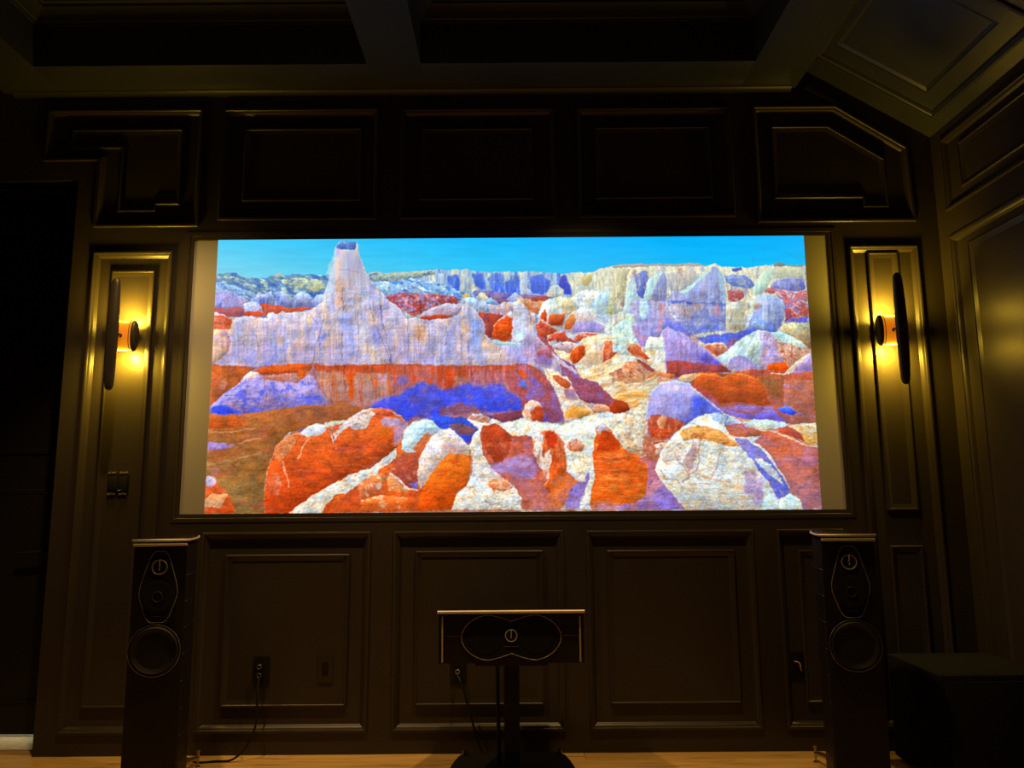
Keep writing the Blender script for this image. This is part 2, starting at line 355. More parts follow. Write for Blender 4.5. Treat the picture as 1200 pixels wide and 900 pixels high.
def paint_screen():
    gx = np.linspace(SX0, SX1, NW); gz = np.linspace(SZ1, SZ0, NH)
    X, Z = np.meshgrid(gx, gz)
    # world -> photo pixel (so the tracing can be written in photo coordinates)
    zz = Z - CAM_H; cp, sp = math.cos(PITCH), math.sin(PITCH); Yw = 4.0
    w = Yw*cp + zz*sp; v = (-Yw*sp + zz*cp)/w; u = X/w
    cr, sr = math.cos(ROLL), math.sin(ROLL)
    PX = 600 + FPX*(u*cr - v*sr); PY = 450 - FPX*(u*sr + v*cr)
    PX = PX.astype(np.float32); PY = PY.astype(np.float32)
    WX = PX + (fbm(PX/7, PY/7, 3)-.5)*3.2 + (fbm(PX/2.2+50, PY/2.2, 2)-.5)*1.5
    WY = PY + (fbm(PX/7+90, PY/7+31, 3)-.5)*3.2 + (fbm(PX/2.2, PY/2.2+70, 2)-.5)*1.5
    img = np.zeros((NH, NW, 3), np.float32)
    S = .2333333
    OR = dict(A=(200, 260), B=(460, 260), C=(720, 260), D=(200, 400), E=(460, 400), F=(720, 400))
    def cv(t, pts):
        ox, oy = OR[t]; return np.array([(ox+a*S, oy+b*S) for a, b in pts], np.float32)
    def mask(P):
        x0, x1 = P[:, 0].min()-4, P[:, 0].max()+4; y0, y1 = P[:, 1].min()-4, P[:, 1].max()+4
        ins = (PX >= x0) & (PX <= x1) & (PY >= y0) & (PY <= y1)
        r = np.where(ins.any(1))[0]; c = np.where(ins.any(0))[0]
        if len(r) == 0 or len(c) == 0: return None, None
        sl = (slice(r[0], r[-1]+1), slice(c[0], c[-1]+1))
        x = WX[sl]; y = WY[sl]; m = np.zeros(x.shape, bool)
        n = len(P)
        for i in range(n):
            xa, ya = P[i]; xb, yb = P[(i+1) % n]
            if ya == yb: continue
            t = ((ya > y) != (yb > y)) & (x < (xb-xa)*(y-ya)/(yb-ya)+xa)
            m ^= t
        return sl, m
    def blur(m, k):
        for _ in range(k):
            p = np.pad(m, 1, mode='edge')
            m = (p[1:-1, 1:-1]*2 + p[:-2, 1:-1] + p[2:, 1:-1] + p[1:-1, :-2] + p[1:-1, 2:])/6
        return m
    def box(m, r):
        r = int(r)
        if r < 1: return m
        for ax in (0, 1):
            for _ in range(2):
                pw = [(0, 0), (0, 0)]; pw[ax] = (r+1, r)
                c = np.cumsum(np.pad(m, pw, mode='edge'), axis=ax, dtype=np.float64)
                m = ((c[2*r+1:] - c[:-2*r-1]) if ax == 0 else (c[:, 2*r+1:] - c[:, :-2*r-1]))/(2*r+1)
        return m.astype(np.float32)
    cnt = [0]
    def P(t, pts, top, bot=None, alt=None, am=.5, sx=8, sy=8, ang=0, tx=.13, rim=None, rw=2, soft=0, fine=1.6, alpha=1.0, alt2=None):
        cnt[0] += 1; q = cnt[0]*13.7
        pp = cv(t, pts); sl, m = mask(pp)
        if sl is None: return
        x = PX[sl]; y = PY[sl]
        y0, y1 = pp[:, 1].min(), pp[:, 1].max()
        top = np.array(top, np.float32); bo = top if bot is None else np.array(bot, np.float32)
        g = np.clip((y-y0)/max(1, y1-y0), 0, 1)[..., None]
        col = top*(1-g) + bo*g
        ca, sa = math.cos(math.radians(ang)), math.sin(math.radians(ang))
        xr = x*ca + y*sa; yr = -x*sa + y*ca
        if alt is not None:
            n = fbm(xr/sx+q, yr/sy+q, 4)
            k = (np.clip((n-(1-am)*.5-.21)/.26, 0, 1)*.9)[..., None]
            col = col*(1-k) + np.array(alt, np.float32)*k
        if alt2 is not None:
            n = fbm(xr/sx*1.3+q+40, yr/sy*1.3+q, 4)
            k = (np.clip((n-.5)/.22, 0, 1)*.85)[..., None]
            col = col*(1-k) + np.array(alt2, np.float32)*k
        n = fbm(xr/(sx*.35)+q+5, yr/(sy*.35)+q, 3)-.5
        n2 = fbm(x/fine+q, y/fine+q, 2)-.5
        col = col*(1 + (tx*1.5*n + tx*.7*n2)[..., None])
        mm = m.astype(np.float32)
        hgt, wid = m.shape
        if min(hgt, wid) > 14 and not soft:
            r = int(np.clip(min(hgt, wid)/7, 2, 16)); bb = box(np.pad(mm, r+2), r)
            k = r+1; c0 = r+2
            gxx = bb[c0:c0+hgt, c0+k-1:c0+k-1+wid]-bb[c0:c0+hgt, c0-k+1:c0-k+1+wid]
            gyy = bb[c0+k-1:c0+k-1+hgt, c0:c0+wid]-bb[c0-k+1:c0-k+1+hgt, c0:c0+wid]
            col = col*(1+np.clip((gxx*.55+gyy*.8)*(.30 if rim is not None else .16), -.3, .16))[..., None]
        if rim is not None:
            sh = np.zeros_like(m); rr = max(1, int(round(rw*1.35))); sh[rr:] = m[:-rr]
            e = blur((m & ~sh).astype(np.float32), 1)[..., None]
            col = col*(1-e) + np.array(rim, np.float32)*e
        if rim is None or soft:
            r = 0 if not soft else 1+int(soft*.8)
            mb = box(np.pad(mm, 6), r+1)[6:-6, 6:-6]
            nz = fbm(xr/(3+soft)+q*2, yr/(3+soft)+q*3, 4)-.5
            mm = np.clip((mb + nz*(1.05 if soft else .8) - .36)/(.32+.1*soft), 0, 1)
        else: mm = blur(mm, 1)
        mm = (mm*alpha)[..., None]
        img[sl] = img[sl]*(1-mm) + np.clip(col, 0, 255)*mm
    def L(t, pts, c, w=.8, a=.8):
        pp = cv(t, pts)
        for i in range(len(pp)-1):
            (xa, ya), (xb, yb) = pp[i], pp[i+1]
            x0, x1 = min(xa, xb)-4-w, max(xa, xb)+4+w; y0, y1 = min(ya, yb)-4-w, max(ya, yb)+4+w
            ins = (PX >= x0) & (PX <= x1) & (PY >= y0) & (PY <= y1)
            r = np.where(ins.any(1))[0]; cc = np.where(ins.any(0))[0]
            if len(r) == 0 or len(cc) == 0: continue
            sl = (slice(r[0], r[-1]+1), slice(cc[0], cc[-1]+1))
            x = WX[sl]; y = WY[sl]; dx, dy = xb-xa, yb-ya
            tt = np.clip(((x-xa)*dx+(y-ya)*dy)/(dx*dx+dy*dy+1e-6), 0, 1)
            d = np.hypot(x-xa-tt*dx, y-ya-tt*dy)
            m = (np.clip(1.3-d/w, 0, 1)*a)[..., None]
            img[sl] = img[sl]*(1-m) + np.array(c, np.float32)*m
    # sky
    g = np.clip((PY-278)/45, 0, 1)[..., None]; h = np.clip((PX-250)/450, 0, 1)[..., None]
    l = np.array((70, 205, 248.))*(1-g)+np.array((125, 215, 240.))*g
    r = np.array((0, 178, 255.))*(1-g)+np.array((20, 192, 248.))*g
    img[:] = l*(1-h)+r*h
    img *= (1+(fbm(PX/30, PY/4)-.5)*.08)[..., None]
    P('A', [(150,480),(1200,480),(2500,470),(3450,560),(3450,1500),(150,1500)], (205,165,150), (190,120,90), (220,210,200), .45, 9, 5)
    P('C', [(900,222),(1060,222),(1060,640),(900,640)], (205,200,175), (190,120,110), (150,150,200), .4, 6, 6)
    # ---- far left plateau (A)
    P('A', [(150,262),(215,257),(265,258),(320,252),(350,268),(380,282),(470,284),(510,266),(560,268),(640,262),(720,262),(800,265),(830,266),(830,480),(150,480)], (100,140,165), (120,150,215), (60,105,175), .55, 9, 4, 20, .22, alt2=(190,210,190))
    P('A', [(510,272),(525,258),(550,260),(552,280)], (190,185,170), None, tx=.2)
    P('A', [(550,290),(640,278),(760,292),(790,330),(700,350),(620,320),(560,305)], (195,205,170), None, (80,125,180), .45, 5, 3, 0, .2)
    P('A', [(215,295),(330,325),(400,350),(440,372),(400,392),(300,362),(215,345)], (150,190,232), None, (90,130,190), .4, 6, 3, 25, .2)
    P('A', [(210,345),(280,343),(350,372),(395,400),(370,440),(210,440)], (150,150,222), (165,150,210), (100,120,200), .4, 6, 8, 0, .15, rim=(190,220,235), rw=1)
    for q in [[(400,430),(405,385),(440,352),(470,365),(500,350),(530,400),(535,430)],[(520,430),(530,350),(560,345),(600,378),(625,428)],[(610,428),(620,370),(655,348),(690,360),(720,400),(725,428)],[(700,400),(735,365),(780,365),(795,420),(740,428)]]:
        P('A', q, (175,195,235), (125,135,210), (90,115,200), .45, 4, 12, 0, .15, rim=(200,230,235), rw=1)
    P('A', [(205,432),(365,432),(365,478),(205,472)], (165,85,95), (150,90,120), (190,80,60), .4, 10, 3)
    P('A', [(440,412),(560,418),(570,432),(735,426),(650,450),(560,458),(540,470),(455,470)], (205,85,50), (190,95,75), (170,90,100), .35, 10, 2.5)
    P('A', [(640,448),(740,425),(780,400),(760,440),(700,462),(560,470)], (110,130,215), (150,140,200))
    P('A', [(363,474),(368,412),(400,400),(432,404),(455,430),(470,474)], (190,205,235), (160,150,220), (130,130,215), .4, 3, 8, 0, .12, rim=(225,235,240), rw=1)
    P('A', [(363,450),(462,450),(470,475),(363,474)], (205,80,40), (190,70,40))
    P('A', [(480,476),(490,455),(520,453),(535,470),(500,490)], (215,225,240), (190,190,230))
    P('A', [(205,448),(262,464),(310,492),(205,480)], (200,210,240), (215,150,140))
    P('A', [(205,472),(255,468),(310,488),(300,535),(205,540)], (205,75,45), (215,110,80), (225,150,125), .35, 12, 3, 10)
    # ---- far cliffs (B)
    P('B', [(-220,262),(-100,252),(0,256),(60,250),(120,247),(200,240),(230,238),(380,238),(400,245),(480,250),(600,252),(660,252),(700,247),(740,252),(860,258),(1000,250),(1040,232),(1100,222),(1210,214),(1210,900),(-220,420)], (150,180,205), (190,195,190), (80,120,210), .5, 5, 26, 0, .2, alt2=(215,210,185))
    P('B', [(-120,258),(0,254),(200,246),(215,262),(120,280),(60,300),(0,300),(-120,300)], (185,195,165), (150,175,185), (80,110,150), .45, 6, 4, 0, .25)
    for q in [[(275,270),(330,258),(345,300),(330,348),(290,335)],[(395,262),(455,256),(470,345),(420,330)],[(470,280),(520,255),(560,262),(575,362),(500,345)],[(590,262),(640,262),(640,362),(600,360)],[(685,280),(750,262),(800,300),(790,340),(740,368),(690,360)],[(560,300),(600,290),(690,330),(690,366),(580,366)]]:
        P('B', q, (90,125,220), (62,98,222), (130,168,225), .4, 3, 20, 0, .15, soft=1)
    P('B', [(225,258),(270,252),(280,330),(235,340)], (190,205,215), (150,190,225), (110,150,220), .4, 2.5, 15)
    P('B', [(640,290),(665,290),(700,366),(640,366)], (170,195,230), (190,200,225), (90,130,220), .4, 2.5, 10)
    P('B', [(-230,315),(-120,300),(0,298),(80,285),(130,285),(240,310),(330,345),(470,345),(560,372),(560,400),(-230,420)], (140,190,232), (120,165,225), (215,235,230), .45, 7, 4, 20, .25, alt2=(70,120,205))
    P('B', [(400,345),(560,350),(690,366),(800,375),(860,380),(820,420),(560,410),(420,395)], (120,120,190), (165,85,100), (70,100,210), .4, 8, 4, 0, .2)
    P('B', [(-100,390),(0,360),(50,352),(150,362),(330,372),(345,410),(270,412),(180,442),(100,478),(60,450),(20,420),(-80,430)], (170,80,90), (180,75,60), (225,175,195), .42, 5, 4, 30, .3, alt2=(130,150,220))
    P('B', [(-90,420),(-20,395),(40,405),(45,440),(75,485),(20,460),(-60,450)], (170,60,50), (190,130,190), (140,150,225), .5, 5, 4)
    # cream slopes right of B
    P('B', [(870,262),(1000,250),(1050,230),(1210,215),(1210,660),(1080,560),(990,450),(900,385),(905,350)], (205,205,180), (190,212,210), (165,170,185), .42, 5, 16, 0, .2, alt2=(220,220,195))
    P('B', [(950,275),(1000,262),(1000,300),(970,325),(945,310)], (205,185,110), (190,190,160))
    P('B', [(840,270),(862,262),(885,310),(908,352),(890,372),(860,365),(835,320)], (85,90,190), (50,75,215), soft=1)
    P('B', [(760,372),(800,320),(830,315),(865,345),(860,380)], (205,220,215), (190,200,200), (120,150,210), .35, 4, 5)
    P('B', [(860,400),(940,350),(1000,340),(1060,360),(1100,400),(1090,520),(1040,520),(980,450),(900,400)], (225,230,220), (190,205,215), (160,175,200), .45, 6, 4, 40, .25)
    P('B', [(1000,400),(1060,350),(1090,355),(1080,480),(1010,460)], (190,225,230), (180,205,220), (130,175,215), .4, 3, 10)
    P('B', [(1070,445),(1110,372),(1160,365),(1165,420),(1120,478)], (195,190,130), (180,185,140), (150,170,150), .4, 4, 10, rim=(225,230,215), rw=1)
    P('B', [(1140,470),(1170,370),(1210,350),(1210,500)], (150,175,220), (165,190,225), (200,225,225), .4, 3, 14)
    # mounds mid B
    P('B', [(420,480),(430,420),(470,380),(500,385),(520,420),(560,400),(600,400),(660,395),(700,430),(700,520),(600,600),(500,600)], (190,205,228), (200,120,110), (150,160,220), .4, 5, 8, 0, .15, rim=(220,235,235), rw=1)
    P('B', [(335,402),(360,375),(385,378),(440,388),(480,420),(490,455),(430,460),(380,420)], (175,215,225), (175,175,215), (140,160,215), .4, 4, 8, rim=(215,235,235), rw=1)
    P('B', [(345,372),(375,352),(400,372),(370,378)], (215,190,130), None)
    P('B', [(418,375),(450,352),(475,372),(490,400),(440,400)], (215,205,160), (190,200,200))
    P('B', [(465,410),(490,375),(520,395),(535,420)], (130,200,235), (120,150,225))
    P('B', [(570,390),(620,355),(660,385),(600,400)], (190,205,235), (150,160,220))
    P('B', [(430,455),(500,460),(545,455),(560,480),(520,500),(505,582),(490,584),(462,560)], (185,75,45), (150,65,85), (130,70,110), .35, 5, 12)
    P('B', [(480,420),(600,410),(606,450),(560,470),(490,455)], (215,200,190), (190,150,190), (165,165,220), .4, 5, 5)
    P('B', [(500,585),(506,520),(525,490),(560,478),(590,445),(609,462),(606,590),(570,598)], (205,85,35), (195,65,20), (225,110,45), .35, 12, 3, 0, .15, rim=(225,225,225), rw=1.5)
    P('B', [(575,470),(592,445),(609,460),(608,485)], (210,215,225), (200,190,200))
    P('B', [(628,400),(625,382),(660,385),(700,385),(760,400),(775,440),(720,465),(690,450),(670,420)], (220,150,90), (200,110,80), (190,170,160), .4, 6, 5, rim=(225,235,225), rw=1)
    P('B', [(690,378),(780,372),(800,385),(760,400),(700,398)], (170,70,80), (190,100,70))
    P('B', [(690,460),(712,460),(720,510),(700,500)], (195,190,225), (200,140,120))
    P('B', [(730,470),(750,410),(790,385),(840,370),(905,395),(930,420),(880,470),(860,540),(800,520),(740,500)], (205,222,215), (190,190,205), (190,200,180), .4, 5, 7, 0, .15, rim=(205,240,240), rw=1.2)
    P('B', [(850,400),(890,380),(930,420),(900,460),(850,455)], (205,200,150), (215,195,160))
    P('B', [(735,480),(770,430),(775,500),(750,520)], (195,85,50), (180,60,35))
    P('B', [(780,520),(785,465),(850,460),(870,452),(850,520),(820,522)], (210,110,65), (190,65,30), rim=(225,190,150), rw=1)
    P('B', [(855,545),(868,490),(910,445),(960,425),(1000,450),(1020,490),(1078,520),(1060,552),(980,560),(900,560)], (210,205,180), (175,160,215), (190,165,200), .35, 5, 7, 0, .12, rim=(225,240,240), rw=1.5)
    P('B', [(862,540),(870,490),(905,460),(920,500),(885,545)], (220,150,80), (205,85,35))
    P('B', [(905,515),(960,500),(1040,505),(1072,535),(1055,556),(920,560)], (160,150,218), (150,130,215))
    P('B', [(715,520),(740,485),(800,525),(832,548),(775,572),(768,602),(738,590)], (205,120,90), (190,65,35), (165,55,45), .4, 7, 4, rim=(225,225,220), rw=1.2)
    P('B', [(760,605),(800,560),(860,548),(885,575),(925,600),(910,618),(860,600),(810,602)], (205,75,45), (185,70,55), (215,190,190), .3, 5, 4, rim=(215,220,215), rw=1)
    P('B', [(905,575),(960,550),(1060,562),(1050,580),(980,600),(925,602)], (195,80,55), (205,95,65), (225,205,190), .3, 5, 3, rim=(210,235,230), rw=1.5)
    P('B', [(795,620),(880,600),(950,615),(930,660),(870,655),(820,650)], (225,225,220), (200,150,150), (170,80,80), .4, 6, 3, 30)
    # cream slopes: shared region (E/B/F)
    P('E', [(745,60),(830,40),(890,60),(960,-20),(1060,-40),(1210,-10),(1210,420),(980,400),(850,330),(760,140)], (232,212,178), (228,205,165), (225,165,105), .42, 16, 4, -25, .22, alt2=(190,215,210))
    P('E', [(905,130),(1060,170),(1190,68),(1330,50),(1330,300),(1190,330),(1110,280),(1030,205),(925,165)], (225,225,205), (232,205,160), (228,155,80), .4, 22, 3.5, -18, .2)
    P('E', [(1080,170),(1170,118),(1260,110),(1330,150),(1280,190),(1190,180)], (215,170,130), (210,120,80), (170,90,70), .45, 8, 3, -20, .25)
    P('E', [(1100,280),(1190,250),(1330,260),(1300,300),(1190,340)], (232,180,95), (225,150,70), (235,225,200), .4, 18, 3, -10)
    P('E', [(893,88),(897,50),(930,22),(968,22),(968,65),(925,108),(905,112)], (205,90,45), (215,80,20), (185,60,25), .4, 4, 7, rim=(235,220,200), rw=1)
    P('E', [(1050,108),(1062,0),(1130,-10),(1150,40),(1100,85)], (205,95,60), (190,80,55), (225,160,120), .35, 4, 8)
    P('E', [(955,80),(1000,20),(1060,0),(1052,108),(980,130),(930,120)], (220,205,190), (228,190,140), (190,190,200), .4, 5, 6)
    # diagonal violet shadow band
    P('E', [(740,40),(790,20),(830,70),(910,120),(940,180),(1030,205),(1110,290),(1182,312),(1188,345),(1150,363),(1080,350),(1010,362),(940,290),(880,180),(800,145),(755,140)], (165,100,150), (150,65,75), (120,90,190), .42, 9, 6, 40, .2)
    P('E', [(790,40),(870,110),(930,150),(925,165),(850,120),(780,60)], (225,205,210), (205,180,215), tx=.2)
    P('E', [(690,-40),(760,-20),(800,30),(780,110),(720,110)], (170,85,100), (150,100,190), (190,90,70), .4, 6, 5)
    P('E', [(1090,312),(1150,293),(1186,318),(1187,345),(1150,363),(1090,352)], (175,70,45), (160,55,25))
    P('E', [(935,290),(975,305),(1030,318),(1010,358),(985,355)], (205,190,190), (195,150,150))
    # ---- great pale wall (A+B), main formation
    wall = [(150,560),(215,545),(280,548),(300,535),(310,500),(340,475),(400,475),(480,486),(505,470),(530,458),(560,452),(640,455),(700,440),(760,405),(778,350),(800,260),(818,210),(824,130),(850,97),(932,97),(942,135),(960,200),(985,262),(1010,310),(1060,355),(1100,400),(1140,425),(1165,455),(1188,488),(1230,478),(1290,490),(1330,480),(1420,482),(1452,440),(1474,408),(1500,418),(1540,450),(1572,500),(1580,560),(1614,600),(1670,618),(1712,600),(1718,500),(1724,400),(1752,392),(1790,440),(1812,520),(1850,590),(1905,640),(1950,700),(1990,860),(1980,1010),(1800,1010),(150,1010)]
    P('A', wall, (200,200,208), (155,142,195), (165,158,218), .45, 6, 30, 0, .09, rim=(222,236,240), rw=1.6, alt2=(220,190,165))
    # tint zones
    P('A', [(840,135),(930,140),(960,230),(1000,320),(1010,520),(940,700),(880,600),(840,440),(870,330)], (190,190,215), (195,185,215), (150,165,225), .45, 3.5, 40, 0, .1, soft=6, alpha=.8)
    P('A', [(820,300),(870,260),(880,330),(870,440),(825,445)], (215,180,165), (225,185,160), soft=3)
    P('A', [(790,200),(830,140),(835,250),(800,390),(770,420)], (200,225,235), (190,215,235), soft=2, alpha=.7)
    P('A', [(600,480),(760,470),(770,510),(640,520),(590,505)], (225,195,160), (220,185,150), soft=6, alpha=.9)
    P('A', [(320,500),(540,490),(580,580),(420,600),(320,560)], (185,180,225), (200,180,205), soft=8, alpha=.8)
    P('A', [(280,640),(500,590),(560,620),(440,720),(240,718)], (150,150,230), (165,145,230), soft=8, alpha=.8)
    P('A', [(440,728),(590,590),(620,590),(560,670),(500,722)], (75,110,235), (110,120,235), soft=5)
    P('A', [(715,700),(720,620),(760,545),(790,560),(740,640)], (100,120,235), (130,130,235), soft=3)
    P('A', [(880,420),(900,380),(930,600),(920,700),(890,690),(840,560)], (140,150,228), None, soft=5, alpha=.8)
    P('A', [(1000,500),(1080,600),(1110,720),(1060,718),(980,580)], (130,140,230), (150,150,225), soft=6, alpha=.9)
    P('A', [(885,360),(960,345),(1050,370),(1060,420),(960,380)], (160,180,232), None, soft=4, alpha=.7)
    P('A', [(1000,620),(1060,600),(1060,520),(1180,520),(1190,560),(1070,560),(1100,715),(1000,716)], (215,190,165), None, soft=6, alpha=.6)
    P('A', [(640,560),(720,560),(700,715),(560,712),(600,640)], (180,155,215), None, soft=8, alpha=.7)
    P('A', [(770,560),(850,540),(850,720),(730,715)], (222,195,165), (205,170,195), (170,150,220), .5, 4, 20, soft=6, alpha=.8)
    P('A', [(905,430),(1000,520),(1050,716),(930,716)], (215,205,185), (205,190,190), (165,160,220), .4, 4, 25, soft=7, alpha=.8)
    P('A', [(1120,180+400),(1190,560),(1200,716),(1120,716)], (205,175,175), (190,165,215), soft=6, alpha=.7)
    P('A', [(455,565),(530,568),(535,578),(460,575)], (225,170,130), None, soft=2)
    P('A', [(828,130),(850,97),(932,97),(928,135),(880,140)], (90,130,205), (70,110,190), (140,180,225), .45, 4, 3, 0, .25)
    # B side tints
    P('B', [(90,560),(100,500),(180,500),(185,600),(120,600)], (222,185,150), (215,150,100), (230,170,110), .4, 6, 8, soft=5)
    P('B', [(170,500),(350,470),(360,718),(160,718)], (165,170,228), (150,160,232), (190,180,205), .45, 3, 40, soft=6, alpha=.85)
    P('B', [(0,470),(70,500),(80,560),(0,560)], (190,180,220), (215,185,180), soft=5, alpha=.7)
    P('B', [(0,580),(160,600),(250,718),(0,716)], (210,185,190), (175,160,225), (150,155,230), .4, 3, 30, soft=6, alpha=.8)
    P('B', [(330,440),(365,430),(395,520),(390,718),(340,718),(300,620)], (222,195,175), (205,180,190), (175,165,215), .4, 2.5, 40, soft=4)
    P('B', [(370,430),(420,460),(460,540),(450,700),(400,718),(380,600)], (150,175,232), (130,150,232), (190,190,220), .4, 3, 40, soft=4)
    P('B', [(450,590),(520,610),(580,660),(590,716),(440,716)], (232,200,160), (222,190,165), (190,180,215), .4, 2.5, 30, soft=6)
    P('B', [(360,500),(395,495),(390,560),(365,565)], (215,150,100), None, soft=4, alpha=.8)
    P('B', [(560,610),(700,520),(760,610),(700,718),(590,716)], (165,175,230), (165,150,228), (190,150,200), .45, 4, 20, soft=5)
    P('B', [(620,420),(650,410),(680,480),(690,560),(640,610),(600,595),(612,480)], (200,210,228), (175,185,230), None, soft=2)
    P('B', [(600,560),(655,545),(660,600),(610,600)], (190,232,235), (205,235,235), soft=2)
    P('B', [(490,588),(540,598),(600,604),(660,612),(640,628),(560,622),(530,625)], (170,215,235), (160,200,232))
    P('B', [(730,620),(800,620),(810,690),(740,690),(700,680)], (190,90,80), (165,80,110), (150,110,190), .4, 5, 8, soft=3)
    P('B', [(120,480),(200,430),(260,412),(345,410),(348,440),(318,470),(270,482),(180,492)], (195,190,220), (200,150,160), (170,165,215), .4, 6, 6, 0, .12, rim=(225,232,238), rw=1.4)
    P('B', [(120,480),(220,465),(320,466),(270,484),(180,494)], (205,80,45), (190,70,45))
    for q in [[(860,330),(865,440),(905,380)],[(1050,420),(1060,490),(1090,600),(1120,760)],[(940,440),(940,560),(938,700)],[(1010,320),(1050,350),(1060,520)],[(770,470),(760,530),(720,640),(712,750)],[(1000,420),(1030,520),(1080,640),(1110,720)],[(430,570),(440,640)],[(690,450),(740,520)],[(860,560),(862,700)]]:
        L('A', q, (105,85,120), .55, .55)
    L('A', [(880,340),(900,345),(960,360),(1050,372),(1060,420)], (225,235,240), .6, .5)
    L('A', [(850,240),(950,250)], (140,130,180), .6, .5)
    for xx, y0, y1 in [(75,480,700),(180,500,640),(345,560,700),(383,600,790),(720,620,715),(440,470,560),(270,520,620),(130,520,640),(540,640,700)]:
        L('B', [(xx,y0),(xx+4,(y0+y1)/2),(xx,y1)], (110,90,140), .5, .5)
    # left cream lobe
    P('A', [(150,545),(215,540),(280,545),(303,592),(296,640),(258,682),(205,715),(150,715)], (228,185,150), (215,175,165), (200,150,190), .4, 8, 8, 0, .12, rim=(240,225,205), rw=1)
    # red stratum + lower wall (D/E coordinates)
    P('D', [(150,112),(450,125),(600,112),(715,115),(860,122),(1000,115),(1260,115),(1560,118),(1720,118),(1760,110),(1800,120),(1880,165),(1930,240),(1974,390),(1900,420),(1500,520),(150,420)], (170,120,120), (140,90,130), (185,110,90), .45, 6, 18, 0, .16, alt2=(150,120,200))
    P('D', [(150,115),(440,128),(395,150),(370,175),(330,215),(260,268),(200,320),(150,330)], (198,100,45), (190,105,70), (175,90,60), .45, 9, 5, 0, .15)
    P('D', [(225,240),(260,180),(290,200),(280,240)], (215,130,80), (190,130,130), soft=2)
    P('D', [(410,155),(455,132),(600,113),(715,113),(705,150),(640,158),(540,168),(450,172)], (212,90,32), (205,85,35), (185,80,45), .35, 14, 4, 0, .12)
    P('D', [(440,172),(560,166),(640,155),(700,160),(690,205),(600,210),(500,205)], (220,150,125), (200,140,160), (205,110,70), .4, 10, 4)
    P('D', [(620,150),(690,145),(690,190),(630,190)], (210,100,40), None, soft=3)
    P('D', [(715,115),(860,122),(1000,115),(1260,115),(1390,120),(1720,120),(1760,110),(1800,120),(1850,150),(1830,175),(1700,180),(1560,195),(1500,180),(1380,170),(1130,168),(715,150)], (200,82,38), (190,85,50), (175,90,80), .4, 3, 14, 0, .15, soft=1)
    P('D', [(718,150),(1110,160),(1120,290),(960,345),(800,380),(790,300)], (200,145,120), (150,110,120), (205,95,50), .42, 3, 30, 0, .14, soft=2)
    P('D', [(888,170),(920,165),(925,290),(905,298),(890,280)], (220,90,22), (205,85,30), soft=2)
    P('D', [(860,150),(930,148),(930,175),(860,180)], (205,85,40), None, soft=2)
    P('D', [(1030,165),(1085,160),(1105,200),(1050,205)], (205,160,200), (190,145,205), soft=3)
    P('D', [(1130,185),(1165,150),(1205,165),(1180,230),(1130,235)], (110,115,235), (130,110,220), soft=4)
    P('D', [(1120,150),(1210,150),(1225,250),(1115,300)], (190,95,60), (160,110,140), (130,110,210), .4, 4, 10, soft=3, alpha=.6)
    P('D', [(960,300),(1120,270),(1200,280),(1200,330),(1000,335)], (140,120,210), (120,105,215), soft=5, alpha=.7)
    for xx, y0, y1 in [(713,112,158),(805,150,330),(856,150,250),(950,200,300),(1120,112,300),(1105,60,200),(875,120,260),(1010,130,200)]:
        L('D', [(xx,y0),(xx-5,(y0+y1)/2),(xx+4,y1)], (105,65,80), .5, .55)
    # E lower: vertical red drips, blue shade
    P('E', [(0,118),(130,118),(300,125),(310,230),(280,275),(240,250),(150,200),(60,240),(0,260)], (195,100,75), (175,110,140), (200,75,35), .5, 3, 16, 0, .15, soft=2)
    P('E', [(262,130),(305,130),(310,200),(290,272),(262,272)], (205,80,40), (195,75,45), soft=2)
    P('E', [(350,125),(560,122),(640,108),(560,215),(440,228),(400,225)], (195,85,55), (165,100,150), (205,130,120), .4, 3, 12, 0, .14, soft=2)
    P('E', [(20,170),(70,165),(90,215),(50,230),(15,215)], (130,120,230), (110,105,225), soft=4)
    P('E', [(-110,310),(-40,280),(20,265),(60,245),(110,220),(150,195),(200,215),(240,235),(300,240),(330,215),(380,210),(440,225),(540,208),(600,250),(645,285),(662,345),(600,350),(470,370),(440,345),(300,325),(250,345),(290,390),(110,380),(80,410),(40,380),(-10,350),(-110,400)], (85,95,225), (42,70,238), (100,85,200), .42, 9, 7, 0, .14, soft=3)
    P('E', [(105,270),(200,250),(240,300),(160,380),(110,370)], (90,90,180), (85,85,190), soft=5, alpha=.7)
    P('E', [(225,340),(330,305),(400,315),(440,350),(400,362),(230,378)], (140,85,110), (120,75,115), (100,80,170), .4, 10, 3, soft=2)
    P('E', [(170,390),(250,375),(370,385),(430,440),(400,490),(370,512),(300,445),(235,442)], (45,90,232), (50,70,215), soft=1)
    P('E', [(275,425),(330,410),(400,430),(425,450),(395,470),(340,470)], (120,85,100), (130,80,90))
    P('E', [(465,375),(560,362),(655,342),(655,392),(560,412),(490,398)], (140,65,80), (125,60,85), (110,70,140), .35, 10, 4)
    P('E', [(560,190),(640,108),(700,118),(760,160),(800,225),(838,310),(862,392),(800,420),(690,400),(655,345),(640,280),(600,250)], (185,90,75), (150,80,120), (120,95,210), .45, 8, 8, 50, .16)
    P('E', [(610,150),(650,130),(690,190),(660,200)], (215,90,40), None, soft=2)
    P('E', [(635,205),(665,195),(690,225),(670,240),(645,230)], (65,130,240), None, soft=2)
    P('E', [(700,90),(760,60),(800,80),(800,120),(730,125)], (130,110,215), (140,90,150), soft=2, alpha=.8)
    P('E', [(652,358),(665,320),(690,298),(735,300),(745,330),(715,350),(700,398),(660,385)], (222,200,190), (225,140,90), (235,225,215), .4, 4, 4, 0, .2)
    P('E', [(690,352),(740,322),(762,355),(750,405),(700,400)], (212,85,40), (190,70,35))
